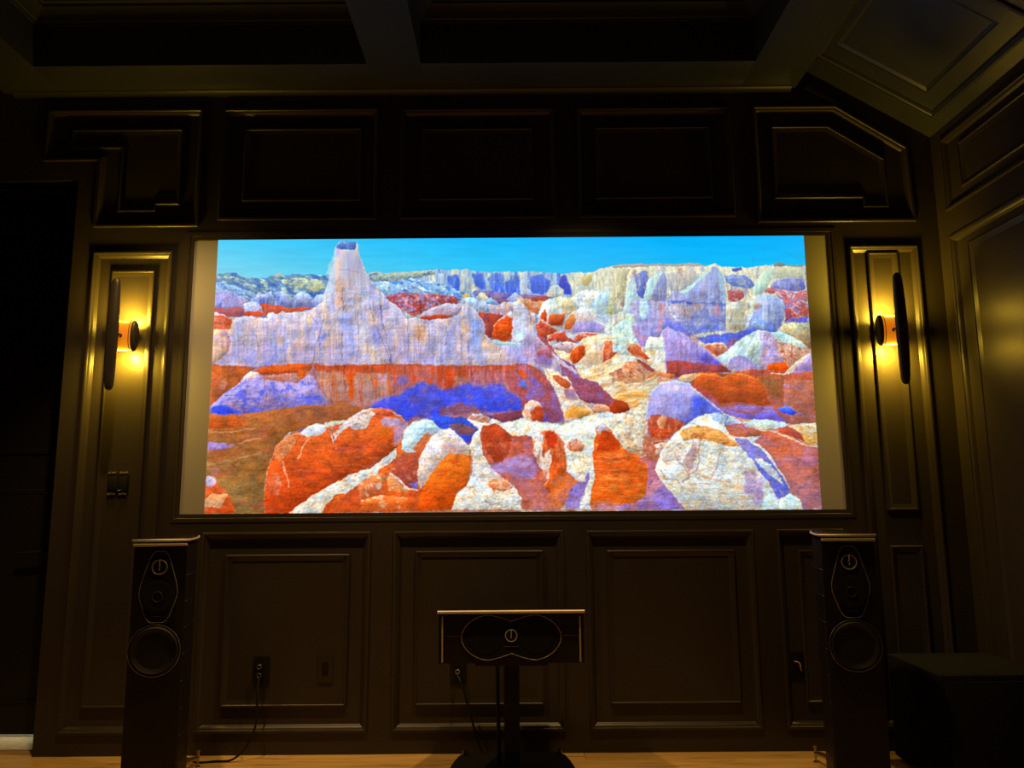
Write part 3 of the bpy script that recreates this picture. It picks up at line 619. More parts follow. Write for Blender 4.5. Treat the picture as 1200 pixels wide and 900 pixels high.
    P('E', [(750,132),(800,143),(880,180),(900,215),(930,290),(1003,352),(975,385),(862,386),(848,320),(800,215)], (235,215,190), (225,215,200), (215,160,120), .38, 5, 5, 50, .22, rim=(240,235,225), rw=1)
    P('E', [(795,165),(850,175),(900,212),(892,236),(840,228)], (195,100,60), (190,85,50))
    P('E', [(850,232),(915,240),(935,300),(880,300)], (170,110,160), (190,150,160), soft=1)
    P('E', [(862,350),(910,318),(1000,352),(970,384),(868,386)], (235,165,70), (225,160,80), rim=(240,210,160), rw=1)
    P('E', [(1000,345),(1030,315),(1092,325),(1092,352),(1020,360)], (228,180,150), (205,140,110))
    # mound lower-left (D)
    P('D', [(195,335),(260,268),(330,218),(368,180),(400,146),(440,160),(470,190),(560,205),(640,210),(690,165),(715,170),(740,230),(795,305),(780,322),(640,325),(480,350),(340,366),(195,362)], (170,150,222), (150,135,225), (200,150,190), .42, 7, 6, -25, .13, alt2=(95,105,232), rim=(200,190,225), rw=1)
    P('D', [(195,335),(250,320),(300,330),(350,352),(338,370),(195,364)], (60,95,240), (40,70,238), soft=2)
    P('D', [(360,200),(380,165),(402,146),(440,162),(425,185),(385,185)], (245,225,205), (235,215,215))
    P('D', [(480,230),(530,215),(560,260),(540,290),(490,285)], (110,115,232), None, soft=4)
    P('D', [(640,290),(740,260),(770,310),(680,318)], (90,105,238), None, soft=4)
    for q in [[(275,270),(330,275),(370,290),(430,288)],[(470,190),(480,260),(470,330)],[(400,280),(440,310),(455,340)],[(560,205),(590,240),(575,300)],[(310,340),(340,290)],[(480,300),(540,290),(575,320)]]:
        L('D', q, (140,75,110), .55, .6)
    # brown ground left (D)
    P('D', [(150,366),(340,368),(480,352),(640,328),(795,322),(860,295),(960,340),(1000,335),(880,395),(800,440),(700,425),(600,455),(530,520),(500,600),(470,700),(466,870),(150,870)], (178,98,48), (148,118,68), (165,95,60), .45, 22, 7, -8, .1)
    P('D', [(560,340),(800,322),(940,335),(860,395),(700,420),(600,440),(480,430)], (150,90,70), (145,85,55), soft=5, alpha=.8)
    P('D', [(185,385),(320,375),(380,400),(350,430),(190,440)], (190,90,40), (200,90,35), (165,85,55), .4, 18, 4)
    L('D', [(185,458),(300,455),(420,435)], (222,150,115), 1.2, .8)
    P('D', [(180,507),(300,512),(330,522),(270,545),(180,550)], (170,140,215), (150,110,205), soft=1)
    L('D', [(330,515),(380,500),(450,488)], (205,150,115), .9, .8)
    L('D', [(180,625),(260,605),(340,590),(455,560)], (200,150,110), 1.0, .6)
    P('D', [(175,560),(320,540),(440,520),(440,550),(300,580),(180,610)], (172,85,45), (165,90,50), soft=3, alpha=.7)
    P('D', [(180,640),(240,625),(270,650),(230,670),(180,660)], (190,120,90), (170,120,130), soft=3)
    P('D', [(165,865),(165,690),(185,682),(208,682),(240,715),(285,765),(330,865)], (212,100,55), (225,85,30), (200,130,110), .35, 10, 5, 20, .15)
    P('D', [(165,730),(165,680),(205,680),(242,716),(200,728)], (215,205,225), (205,170,200), soft=1)
    P('D', [(165,800),(200,765),(290,768),(245,835),(165,832)], (232,160,100), (225,170,130), (240,205,170), .35, 10, 3, 20)
    # ---- foreground boulders
    P('D', [(466,870),(470,760),(488,640),(515,560),(540,510),(590,475),(650,458),(690,430),(735,412),(775,415),(800,400),(880,395),(960,348),(1030,332),(1100,340),(1155,375),(1195,430),(1185,480),(1130,545),(1060,600),(1000,650),(900,705),(800,765),(700,820),(640,870)], (222,110,50), (208,68,18), (190,75,45), .42, 16, 5, 4, .16, rim=(235,190,160), rw=1.3)
    P('D', [(640,465),(700,425),(740,411),(775,420),(782,450),(750,468),(690,480)], (190,210,232), (220,215,215), (235,235,230), .4, 5, 4, 0, .15)
    P('D', [(765,412),(800,400),(880,396),(868,415),(820,425),(780,432)], (190,215,205), (205,215,190), soft=1)
    P('D', [(780,440),(830,420),(820,450),(790,470)], (210,120,90), None)
    P('D', [(800,480),(880,398),(960,348),(1035,332),(1060,350),(1010,380),(980,440),(920,450),(900,425),(830,480),(825,510)], (232,222,215), (225,195,175), (200,150,140), .35, 6, 4, -25, .2)
    P('D', [(1000,345),(1035,333),(1105,342),(1125,365),(1090,380),(1040,372)], (232,130,80), (205,80,50), (190,60,45), .35, 5, 4)
    P('D', [(1040,400),(1080,380),(1150,385),(1165,420),(1120,430),(1060,420)], (190,165,200), (175,140,195), soft=2)
    P('D', [(990,440),(1040,410),(1110,430),(1130,470),(1100,500),(1020,490)], (235,130,45), (225,95,25), soft=4)
    P('D', [(1120,430),(1165,390),(1196,432),(1188,478),(1140,530),(1110,520)], (190,150,170), (150,110,190), (205,150,120), .4, 5, 6, soft=2)
    P('D', [(800,740),(870,690),(1000,620),(1120,540),(1130,548),(1060,600),(1000,650),(900,705),(810,760),(760,770)], (170,100,120), (150,85,120), soft=3)
    P('D', [(820,520),(960,510),(1000,530),(960,560),(840,560)], (190,75,50), (175,80,80), soft=4, alpha=.7)
    P('D', [(520,560),(545,510),(600,480),(640,480),(600,560),(560,600),(520,600)], (235,145,90), (225,130,80), (245,200,170), .3, 6, 5, -40, .2)
    P('D', [(480,700),(530,640),(560,700),(540,790),(475,780)], (222,120,75), (200,80,45), (235,160,130), .3, 6, 6, soft=2)
    for q in [[(565,600),(570,650),(590,700),(590,735)],[(800,450),(815,500),(830,540)],[(700,480),(660,530),(640,590)]]:
        L('D', q, (245,205,185), .9, .7)
    L('D', [(795,440),(820,480),(825,540)], (110,50,50), .8, .6)
    for yy, x0, x1 in [(545,640,800),(600,600,780),(650,560,740),(580,860,1040),(620,820,980),(690,600,720)]:
        L('D', [(x0,yy+8),((x0+x1)/2,yy),(x1,yy+6)], (235,120,70), .7, .45)
    # ridge 2
    P('E', [(-530,865),(-414,782),(-314,722),(-214,670),(-114,642),(-34,582),(20,532),(50,490),(62,450),(100,408),(160,390),(205,402),(235,440),(290,442),(350,490),(388,540),(396,640),(372,722),(320,780),(296,848),(-530,870)], (222,120,60), (218,90,30), (195,75,35), .42, 9, 6, -35, .18)
    P('E', [(-530,868),(-414,782),(-314,722),(-214,670),(-114,642),(-34,582),(20,532),(15,590),(-60,640),(-90,690),(-130,690),(-170,720),(-230,760),(-280,770),(-340,830),(-360,868)], (215,225,225), (225,222,210), (225,170,125), .32, 8, 4, -35, .2)
    P('E', [(-170,720),(-110,680),(-60,660),(-20,680),(-80,760),(-160,800),(-170,770)], (225,140,90), (205,100,60), (235,210,190), .4, 4, 7, -40, .2)
    P('E', [(-230,760),(-170,720),(-160,850),(-300,850),(-260,790)], (200,85,45), (205,80,35), soft=1)
    P('E', [(-160,800),(-60,770),(20,780),(80,790),(60,850),(-160,850)], (225,120,60), (218,95,35), (240,200,175), .3, 7, 4)
    P('E', [(-30,690),(0,660),(40,690),(85,735),(60,760),(-20,750)], (232,160,110), (228,130,70), (245,220,200), .35, 4, 4, 20)
    P('E', [(45,545),(50,490),(62,450),(100,406),(160,388),(208,402),(240,440),(190,480),(150,520),(110,560),(70,560)], (190,225,235), (215,228,225), (160,200,225), .38, 6, 5, -30, .15, rim=(205,240,245), rw=1.3)
    P('E', [(100,540),(140,490),(190,450),(200,470),(150,530),(115,560)], (215,120,70), (205,100,60), soft=1)
    P('E', [(0,600),(60,560),(120,570),(135,640),(125,745),(80,742),(30,705),(0,660)], (190,90,60), (165,65,60), (215,140,110), .35, 6, 5, 0, .2)
    P('E', [(125,700),(130,600),(170,515),(235,442),(290,440),(350,488),(388,540),(385,575),(290,560),(235,610),(200,680),(140,745)], (228,225,215), (222,190,175), (205,185,200), .38, 5, 6, -30, .2, rim=(225,238,238), rw=1.3)
    P('E', [(240,510),(330,500),(380,560),(300,568),(245,560)], (205,175,205), (215,170,150), soft=4)
    P('E', [(150,750),(185,680),(235,610),(290,565),(385,575),(392,640),(368,722),(296,848),(120,848)], (232,125,40), (225,82,10), (205,80,30), .35, 12, 5, -8, .14)
    P('E', [(84,712),(130,705),(125,742),(100,742)], (135,115,215), None)
    L('E', [(-10,665),(40,700),(80,742),(130,748)], (235,225,220), 1.2, .9)
    L('E', [(185,470),(140,530),(122,600),(125,680)], (190,90,60), .8, .7)
    # centre mass
    P('E', [(300,845),(320,768),(370,722),(402,670),(405,600),(385,522),(398,480),(430,440),(372,388),(400,368),(438,366),(500,390),(560,410),(620,395),(660,385),(700,400),(850,420),(920,392),(960,380),(1050,360),(1190,350),(1330,320),(1330,560),(1190,560),(1100,700),(1060,845)], (215,225,215), (222,215,205), (228,190,150), .38, 7, 5, -15, .2, rim=(200,235,238), rw=1.4, alt2=(195,220,222))
    P('E', [(378,385),(400,368),(440,366),(500,392),(480,412),(430,405)], (205,225,230), (215,140,110), (205,110,80), .35, 5, 3)
    P('E', [(435,470),(450,425),(520,412),(590,470),(680,475),(715,480),(705,560),(740,630),(790,700),(880,655),(945,712),(900,780),(840,845),(650,845),(620,740),(560,690),(510,650),(470,600),(450,540)], (190,90,70), (200,110,85), (170,110,160), .45, 10, 8, 10, .15)
    P('E', [(385,520),(400,480),(432,442),(440,500),(448,560),(480,620),(530,665),(560,690),(520,720),(460,700),(400,680),(405,600)], (228,225,215), (235,215,195), (190,200,215), .35, 6, 5, 30, .22)
    P('E', [(448,500),(450,430),(520,412),(560,440),(600,482),(590,540),(560,600),(520,625),(480,560)], (190,75,40), (175,65,40), (205,110,80), .3, 6, 5, 20, .2)
    P('E', [(470,625),(540,600),(640,560),(700,585),(735,640),(700,690),(620,690),(530,670)], (175,135,195), (165,125,205), (190,110,130), .4, 10, 4, -20, soft=3)
    P('E', [(520,680),(600,690),(700,700),(800,700),(840,845),(700,845),(650,760)], (190,105,95), (200,120,110), (160,110,170), .35, 10, 6, soft=2, alpha=.8)
    P('E', [(305,845),(330,765),(372,725),(410,690),(480,690),(560,690),(610,730),(650,790),(645,845)], (222,232,230), (228,222,205), (215,150,110), .35, 6, 4, -10, .24)
    P('E', [(470,720),(500,690),(560,690),(610,735),(560,752),(500,745)], (222,150,105), (205,110,70), (235,205,180), .35, 4, 3)
    P('E', [(702,480),(740,448),(790,440),(830,460),(862,505),(874,600),(875,660),(800,780),(760,720),(790,690),(760,600),(720,600),(705,540)], (215,120,80), (222,95,25), (195,60,25), .42, 5, 14, 0, .18, rim=(230,232,222), rw=1.2)
    P('E', [(702,482),(740,450),(760,470),(750,540),(760,600),(770,560),(790,540),(800,600),(785,660),(790,690),(765,680),(735,620),(712,560)], (232,228,220), (230,205,190), (205,120,95), .35, 3, 8, 10, .2)
    P('E', [(765,455),(810,450),(838,500),(800,540),(770,520)], (195,55,25), (190,60,30), soft=1)
    P('E', [(800,690),(880,655),(945,712),(890,790),(840,845),(790,845)], (225,110,45), (215,125,80), (190,120,130), .35, 9, 8, soft=3)
    P('E', [(870,820),(890,740),(930,712),(962,700),(972,655),(988,655),(988,690),(968,750),(930,845),(860,845)], (140,115,205), (150,115,200), soft=1)
    P('E', [(870,530),(890,500),(930,492),(965,520),(950,560),(900,552)], (225,175,145), (205,110,75), (170,70,60), .35, 3, 3)
    P('E', [(880,560),(960,560),(990,620),(960,700),(900,650)], (222,225,205), (232,215,190), (215,175,140), .4, 5, 5, 0, .25, soft=1)
    P('E', [(985,700),(1010,600),(1015,700),(1000,845),(935,845),(960,780)], (225,235,232), (235,230,215), (190,190,200), .3, 5, 6, -60, .22)
    # orange pyramid rock (F)
    P('F', [(-108,560),(-98,480),(-90,432),(-55,410),(-20,440),(20,500),(60,545),(130,580),(162,625),(168,700),(152,780),(112,812),(40,830),(-118,845),(-120,760),(-98,690)], (205,80,30), (228,105,30), (235,145,70), .38, 20, 3, 4, .14)
    P('F', [(-92,440),(-55,410),(-22,438),(-40,455),(-60,445),(-78,470)], (180,180,210), (200,190,200))
    P('F', [(-98,560),(-60,440),(-20,450),(40,540),(-40,550)], (195,70,25), (190,65,20), (175,55,20), .3, 8, 5, soft=1)
    for yy in (575, 600, 640, 665):
        L('F', [(-105,yy),(-30,yy+10),(60,yy-2)], (240,165,120), .7, .5)
    P('F', [(120,590),(170,570),(150,460),(190,480),(260,490),(230,560),(208,640),(232,692),(300,770),(150,790),(168,700),(162,625)], (190,105,90), (175,110,160), (205,130,110), .4, 7, 9, 60, .16)
    P('F', [(-130,845),(-50,832),(110,812),(152,780),(175,740),(205,690),(235,700),(300,765),(365,845)], (190,130,150), (150,110,195), (205,130,120), .35, 14, 8, 30, .12)
    P('F', [(200,760),(240,710),(300,768),(362,845),(190,845)], (150,110,190), (135,105,205), soft=2)
    P('F', [(-118,845),(-100,800),(0,812),(60,825),(0,845)], (210,140,130), (200,130,150), soft=3)
    # ---- C: mesa right
    P('C', [(-10,220),(200,214),(400,214),(470,218),(505,206),(540,225),(640,228),(700,226),(800,211),(850,214),(955,222),(990,600),(700,620),(-10,520)], (212,210,182), (200,200,195), (165,170,190), .42, 5, 10, 0, .22, alt2=(225,225,200))
    P('C', [(-10,214),(200,210),(400,210),(470,216),(470,222),(200,222),(-10,232)], (190,165,150), None, tx=.1)
    P('C', [(790,212),(830,204),(870,214),(950,220),(950,226),(800,222)], (120,130,130), (150,150,130))
    P('C', [(-10,240),(80,235),(60,300),(50,440),(-10,470)], (200,195,160), (190,190,165), (215,215,190), .4, 3, 16, 0, .18)
    P('C', [(270,255),(400,240),(440,290),(380,330),(340,350),(290,350),(262,310)], (190,190,185), (170,180,200), (215,200,170), .45, 3, 14, 0, .18)
    P('C', [(100,262),(165,240),(175,300),(145,385),(115,370),(110,320)], (120,135,200), (85,110,215), (190,170,160), .4, 4, 8, 0, .18)
    P('C', [(40,470),(55,370),(70,320),(95,290),(122,380),(100,400),(70,445)], (190,218,220), (200,225,222), (160,200,215), .4, 2.5, 14, 0, .15)
    P('C', [(145,385),(165,310),(200,265),(240,243),(262,262),(268,400),(150,400)], (150,165,225), (140,150,222), (185,190,210), .4, 3, 20, 0, .15)
    P('C', [(140,390),(165,305),(200,262),(240,243),(245,255),(215,300),(185,385)], (205,235,232), (190,228,232), (160,205,225), .35, 3, 10)
    P('C', [(258,400),(300,350),(350,352),(372,325),(400,308),(440,268),(470,245),(495,225),(515,228),(545,275),(552,330),(560,420),(560,545),(400,562),(340,520),(285,440)], (150,165,218), (125,140,208), (175,182,222), .42, 5, 22, 0, .14, alt2=(150,150,190))
    P('C', [(325,352),(372,322),(440,262),(490,228),(485,250),(440,285),(400,318),(378,345),(345,362)], (195,235,225), (190,228,225), tx=.15)
    P('C', [(520,240),(545,262),(562,420),(540,420),(530,320)], (165,200,220), (150,185,220), soft=1)
    P('C', [(270,395),(380,402),(480,410),(560,405),(560,425),(440,418),(280,412)], (80,95,190), (100,105,190), soft=1, alpha=.8)
    P('C', [(280,410),(360,408),(460,415),(450,440),(400,455),(380,520),(340,510),(285,450)], (190,180,185), (150,150,205), (170,130,150), .4, 3, 12, 0, .15, soft=1)
    P('C', [(380,480),(470,450),(540,470),(555,545),(400,562)], (125,140,215), (105,125,210), (155,165,220), .4, 6, 10, soft=2)
    P('C', [(490,440),(530,425),(540,470),(500,480)], (165,130,170), None, soft=2)
    for px, py in [(445,350),(235,405),(315,365),(180,400),(100,250),(335,245),(515,430),(40,400)]:
        P('C', [(px-12,py+20),(px-8,py-18),(px+10,py-16),(px+12,py+20)], (200,140,110), (170,110,130), soft=2, alpha=.8)
    P('C', [(75,425),(100,395),(180,390),(258,398),(282,470),(330,505),(408,582),(300,560),(240,560),(200,620),(130,628),(85,520)], (170,170,215), (150,140,220), (130,145,222), .42, 4, 25, 0, .14)
    P('C', [(125,400),(160,392),(175,430),(150,508),(130,480)], (200,228,228), (185,215,228), soft=0)
    P('C', [(225,400),(255,402),(240,540),(210,560),(225,480)], (205,160,170), (190,140,180), soft=1)
    P('C', [(250,480),(330,505),(408,582),(330,560),(260,540)], (120,125,225), (100,115,228), soft=2)
    P('C', [(60,455),(95,460),(110,530),(90,520),(60,500)], (200,230,230), None)
    P('C', [(560,405),(620,395),(665,400),(650,480),(655,545),(562,545)], (205,205,185), (190,190,160), (165,165,170), .42, 4, 14, 0, .16)
    P('C', [(548,270),(600,262),(650,262),(690,290),(715,325),(680,336),(600,322),(562,300)], (120,145,215), (105,130,215), (175,190,215), .35, 6, 4, 20, .2)
    P('C', [(590,232),(640,228),(640,245),(600,250)], (85,110,190), None)
    P('C', [(570,385),(565,345),(640,340),(655,372),(620,405),(580,405)], (205,120,115), (185,80,75), (235,215,210), .35, 4, 4, 0, .3)
    P('C', [(690,362),(712,300),(745,250),(790,228),(800,240),(775,320),(745,360)], (195,228,200), (185,215,205), (215,225,195), .4, 3, 10, 0, .15)
    P('C', [(795,310),(830,290),(900,275),(955,285),(962,345),(840,352),(790,335)], (150,160,205), (130,130,200), (100,110,205), .4, 5, 8, 0, .2)
    P('C', [(800,230),(940,225),(955,290),(870,280),(790,290)], (205,205,165), (190,200,185), (150,165,185), .4, 6, 5)
    P('C', [(745,352),(780,330),(850,342),(970,348),(978,480),(900,495),(850,455),(845,400),(800,362)], (200,115,115), (190,90,75), (225,205,205), .38, 5, 4, 20, .3, alt2=(150,130,190))
    P('C', [(850,440),(885,430),(890,480),(860,505)], (175,75,70), (150,80,130))
    P('C', [(845,510),(880,480),(975,478),(978,508),(870,508)], (120,110,215), (105,100,220), soft=1)
    P('C', [(838,550),(850,512),(900,502),(980,505),(992,640),(930,620),(880,580)], (190,205,170), (180,120,80), (165,150,110), .42, 6, 5, 20, .18, rim=(205,230,205), rw=1)
    P('C', [(645,545),(668,500),(672,440),(690,395),(720,368),(780,360),(820,370),(850,410),(858,450),(842,520),(808,552),(740,545),(700,530)], (160,185,225), (120,135,215), (185,190,205), .42, 4, 22, 0, .14, rim=(205,230,225), rw=1.2)
    P('C', [(650,540),(670,500),(675,440),(690,400),(712,378),(700,440),(690,480),(660,540)], (215,230,215), (205,225,220), soft=0)
    P('C', [(690,410),(740,400),(745,425),(700,450)], (205,180,170), (190,140,130), soft=2)
    P('C', [(670,545),(700,490),(730,480),(790,510),(808,552)], (130,165,225), (105,125,215), (165,195,225), .4, 5, 5, 40)
    P('C', [(405,582),(480,570),(560,560),(640,545),(700,532),(722,538),(690,556),(600,612),(540,608),(450,612)], (95,110,215), (75,100,215), (110,115,195), .35, 10, 4, -8, soft=1)
    P('C', [(340,545),(410,545),(420,560),(380,575)], (120,110,170), (140,130,200), soft=2, alpha=.7)
    P('C', [(560,605),(600,590),(720,545),(640,580),(600,640),(530,690),(520,650)], (150,90,130), (140,100,190), soft=1)
    P('C', [(445,618),(520,604),(548,608),(570,630),(560,650),(515,675),(490,655)], (222,200,180), (205,95,55), (190,70,40), .35, 8, 4, 0, .15, rim=(205,228,225), rw=1.6)
    # C cream cone left
    P('C', [(-10,530),(55,488),(75,500),(100,560),(130,620),(155,650),(60,665),(-10,650)], (190,228,225), (222,225,205), (165,205,215), .4, 4, 10, 35, .2)
    P('C', [(85,515),(108,518),(140,560),(182,610),(175,632),(135,630),(105,570)], (200,150,190), (150,120,210), soft=1)
    P('C', [(62,642),(80,615),(108,608),(135,625),(142,655),(182,690),(140,694),(95,668)], (205,140,100), (205,65,20), (190,90,60), .35, 5, 3, 40)
    P('C', [(160,600),(175,578),(235,580),(255,600),(250,660),(180,672),(150,640)], (222,235,215), (232,200,140), (205,220,215), .35, 8, 4)
    # pyramid violet (C)
    P('C', [(195,730),(205,660),(230,590),(248,545),(268,523),(272,700),(262,765),(215,755)], (215,235,225), (232,215,190), (190,220,215), .38, 3, 12, 15, .14)
    P('C', [(256,700),(250,590),(242,560),(266,523),(300,545),(325,552),(360,575),(430,618),(520,690),(552,718),(560,740),(600,752),(400,765),(310,790),(262,765)], (172,150,218), (140,115,215), (145,140,225), .42, 3.5, 20, -10, .13, rim=(200,215,235), rw=1)
    P('C', [(262,700),(340,695),(400,705),(540,715),(600,752),(420,762),(330,782),(285,785),(262,755)], (175,75,65), (160,70,70), (140,80,130), .4, 12, 4, 0, .15)
    P('C', [(430,640),(520,690),(552,720),(480,715),(420,700)], (95,95,215), (100,80,190), soft=3)
    P('C', [(515,685),(560,650),(600,618),(660,570),(720,545),(770,545),(800,590),(832,680),(800,720),(740,735),(640,750),(590,740)], (190,218,215), (205,222,212), (150,180,200), .42, 3, 16, 35, .2, rim=(200,240,238), rw=1.2)
    P('C', [(725,550),(790,555),(812,600),(850,690),(840,720),(760,745),(728,700),(745,620)], (190,170,210), (185,150,190), (160,150,215), .42, 6, 6, 60, .18)
    P('C', [(570,740),(575,700),(620,665),(660,680),(705,705),(740,720),(720,742),(640,752)], (150,140,215), (165,150,215), soft=1)
    P('C', [(610,752),(680,738),(760,740),(765,715),(850,700),(885,745),(870,790),(760,780),(700,790)], (185,100,95), (165,75,60), (200,140,130), .38, 8, 5)
    P('C', [(762,722),(780,712),(858,708),(882,735),(835,750),(775,745)], (225,100,30), (228,80,10))
    P('C', [(800,570),(830,560),(880,590),(960,620),(990,640),(930,690),(880,725),(860,700),(835,670)], (222,190,165), (215,150,120), (170,90,80), .42, 4, 3.5, 30, .28)
    P('C', [(785,552),(840,550),(900,580),(975,622),(940,635),(870,605),(820,600)], (190,232,222), (205,225,205), (170,205,205), .35, 5, 3, 20, .2)
    P('C', [(850,790),(868,760),(900,725),(945,685),(988,652),(1000,800),(880,800)], (185,165,220), (165,120,185), (150,120,200), .4, 6, 6, -30)
    P('C', [(755,738),(790,755),(850,762),(900,715),(945,680),(990,650),(988,668),(940,705),(880,765),(852,792),(800,765)], (215,225,215), (235,200,160), tx=.15)
    P('C', [(860,762),(920,755),(1000,752),(1000,795),(850,792)], (195,100,80), (185,80,50), (165,90,110), .35, 12, 3)
    # ---- F
    P('F', [(-10,175),(60,95),(100,62),(150,80),(200,150),(140,205),(60,215),(-10,200)], (205,150,120), (215,160,120), (170,90,65), .42, 8, 3, 30, .28)
    P('F', [(-10,90),(60,65),(110,75),(150,100),(60,100),(-10,120)], (222,235,225), (232,222,200), tx=.15)
    P('F', [(100,90),(130,95),(200,140),(205,160),(170,145)], (165,80,70), (150,70,80))
    P('F', [(175,160),(210,150),(300,165),(310,185),(240,175)], (228,150,90), (215,110,60))
    P('F', [(-10,365),(-10,285),(35,300),(70,325),(75,342),(40,367)], (175,70,35), (155,50,20))
    P('F', [(-10,365),(60,360),(110,330),(170,280),(180,380),(160,480),(140,570),(80,545),(30,500),(-10,450)], (215,232,225), (228,215,190), (228,190,145), .42, 6, 5, -20, .24, alt2=(200,160,130))
    P('F', [(315,190),(340,178),(380,160),(470,150),(560,165),(640,150),(720,180),(800,160),(860,170),(1010,175),(1020,420),(900,420),(760,400),(640,385),(560,372),(480,315),(430,255),(370,212)], (165,85,50), (175,100,110), (185,95,55), .45, 16, 5, 5, .13)
    P('F', [(380,195),(420,160),(500,160),(540,180),(600,158),(660,165),(720,190),(750,220),(770,270),(790,320),(740,325),(600,300),(520,320),(460,270)], (200,98,42), (170,75,40), (180,80,40), .4, 20, 3, 6, .13, rim=(235,150,70), rw=1.8)
    P('F', [(315,190),(345,170),(400,158),(440,160),(420,175),(390,200),(370,208)], (232,185,130), (225,200,170), (225,150,80), .4, 6, 3)
    P('F', [(700,190),(760,170),(850,185),(855,260),(850,320),(800,310),(770,260)], (150,100,60), (140,95,60), soft=4, alpha=.85)
    P('F', [(850,190),(1010,195),(1015,410),(900,415),(850,320)], (185,110,85), (175,105,90), (165,120,160), .42, 12, 6, 10, .13)
    P('F', [(385,220),(440,225),(500,280),(550,345),(560,372),(500,330),(430,262)], (190,80,60), (150,90,160), soft=1)
    P('F', [(525,330),(640,318),(700,330),(790,325),(820,365),(880,410),(760,400),(640,390),(570,368)], (135,110,210), (110,95,215), (160,90,110), .35, 14, 3, 0, .12, soft=1)
    L('F', [(600,350),(680,358),(740,345),(750,290),(800,310)], (165,80,60), 1.2, .7)
    P('F', [(815,335),(870,322),(918,355),(900,368),(850,362)], (90,120,240), (45,75,235), rim=(150,180,245), rw=1)
    P('F', [(640,402),(700,392),(790,392),(860,408),(885,425),(860,440),(760,440),(690,430)], (190,222,228), (215,230,222), tx=.12)
    P('F', [(800,445),(830,430),(890,425),(930,455),(965,505),(880,475)], (195,90,65), (165,75,75))
    P('F', [(870,425),(940,415),(1025,408),(1030,530),(965,508),(930,455)], (232,232,215), (235,180,90), (228,150,60), .42, 9, 4, 20, .15)
    # violet dome
    P('F', [(160,455),(172,300),(190,240),(235,205),(300,193),(372,208),(430,258),(500,318),(565,368),(470,372),(400,395),(340,440),(280,490),(200,495)], (175,165,225), (125,120,215), (150,150,225), .42, 4, 16, -8, .13, rim=(205,225,238), rw=2.2)
    P('F', [(380,280),(430,265),(500,320),(562,368),(480,368),(400,392),(360,400),(370,340)], (75,100,228), (70,90,225), soft=4)
    P('F', [(160,450),(175,385),(215,365),(280,385),(340,400),(350,425),(280,490),(200,495)], (190,90,75), (195,70,25), (215,130,90), .35, 4, 10, 0, .18, soft=1)
    P('F', [(215,400),(240,365),(262,380),(250,440),(225,440)], (225,165,130), (215,130,90), (235,205,180), .4, 3, 5)
    P('F', [(300,220),(325,215),(330,240),(310,258)], (225,232,235), None, soft=1)
    P('F', [(140,540),(150,470),(200,485),(255,500),(240,545),(215,600),(170,590)], (205,130,90), (190,110,90), (170,80,60), .42, 5, 5, 0, .25)
    P('F', [(200,520),(240,505),(262,515),(240,560),(210,570)], (225,215,205), (205,170,150), (170,120,110), .4, 3, 3, 0, .3)
    # right slope red-brown
    P('F', [(520,395),(600,400),(700,430),(800,452),(870,478),(960,518),(1040,532),(1060,845),(940,845),(920,780),(860,700),(800,620),(740,550),(660,500),(590,470)], (195,95,55), (185,125,140), (170,110,140), .42, 18, 7, 12, .13, rim=(225,228,222), rw=1.8)
    P('F', [(880,590),(960,570),(1045,590),(1045,640),(950,640)], (170,110,170), (175,120,190), soft=5, alpha=.8)
    P('F', [(780,480),(860,500),(930,560),(880,600),(800,560)], (198,100,50), (190,95,60), soft=5, alpha=.8)
    # big white dome
    P('F', [(208,640),(235,560),(262,515),(300,475),(340,432),(400,388),(470,363),(540,363),(605,385),(655,420),(705,452),(740,470),(700,500),(770,560),(800,600),(860,690),(890,765),(932,795),(948,845),(362,845),(300,772),(232,700)], (225,230,220), (222,225,215), (228,190,145), .36, 9, 3.5, 18, .17, rim=(228,240,238), rw=1.4, alt2=(205,215,220))
    P('F', [(480,368),(540,363),(605,385),(650,415),(560,425),(500,400)], (170,200,232), (205,215,225), (100,140,230), .35, 5, 4, 20, soft=1)
    P('F', [(330,465),(350,438),(420,420),(480,435),(545,450),(585,490),(645,520),(600,532),(520,515),(460,490),(400,490),(350,500)], (235,180,110), (228,155,75), (210,120,70), .38, 5, 3.5, 10, .22)
    P('F', [(555,420),(640,415),(700,440),(740,470),(700,480),(640,480),(580,470)], (190,110,100), (200,110,70), (165,100,150), .38, 8, 4, 25)
    P('F', [(600,480),(660,490),(740,545),(800,620),(860,700),(890,765),(870,782),(820,790),(770,700),(720,640),(690,590),(640,540)], (130,125,215), (95,110,225), (150,130,205), .35, 8, 5, 50, .14)
    P('F', [(700,590),(740,588),(790,625),(830,680),(860,735),(820,700),(770,660),(730,625)], (222,235,235), (215,230,232), (150,150,215), .35, 4, 4, 50)
    P('F', [(655,560),(690,560),(710,590),(680,590)], (120,125,220), None, soft=1)
    P('F', [(620,650),(700,640),(760,720),(745,790),(720,845),(690,800),(640,760),(660,700)], (190,165,195), (160,140,215), (215,190,190), .4, 6, 6, 50, soft=2)
    P('F', [(735,845),(745,790),(770,740),(800,770),(830,845)], (215,235,228), (195,222,225), soft=1)
    P('F', [(825,845),(830,800),(880,764),(932,795),(946,845)], (205,238,232), (222,235,225))
    P('F', [(240,560),(262,515),(300,500),(352,520),(345,600),(300,600),(255,640)], (225,222,212), (215,205,195), (205,170,150), .4, 7, 3, -20, .2, soft=1)
    for q in [[(395,500),(390,540),(365,570),(350,600),(375,650),(375,690),(345,708)],[(440,490),(420,560),(425,600),(410,650),(385,665)],[(530,560),(520,600),(515,640),(495,670),(488,695)],[(300,560),(330,610),(360,640),(370,680)],[(232,650),(260,690),(320,700),(345,735)]]:
        L('F', q, (200,130,110), 1.0, .6); 
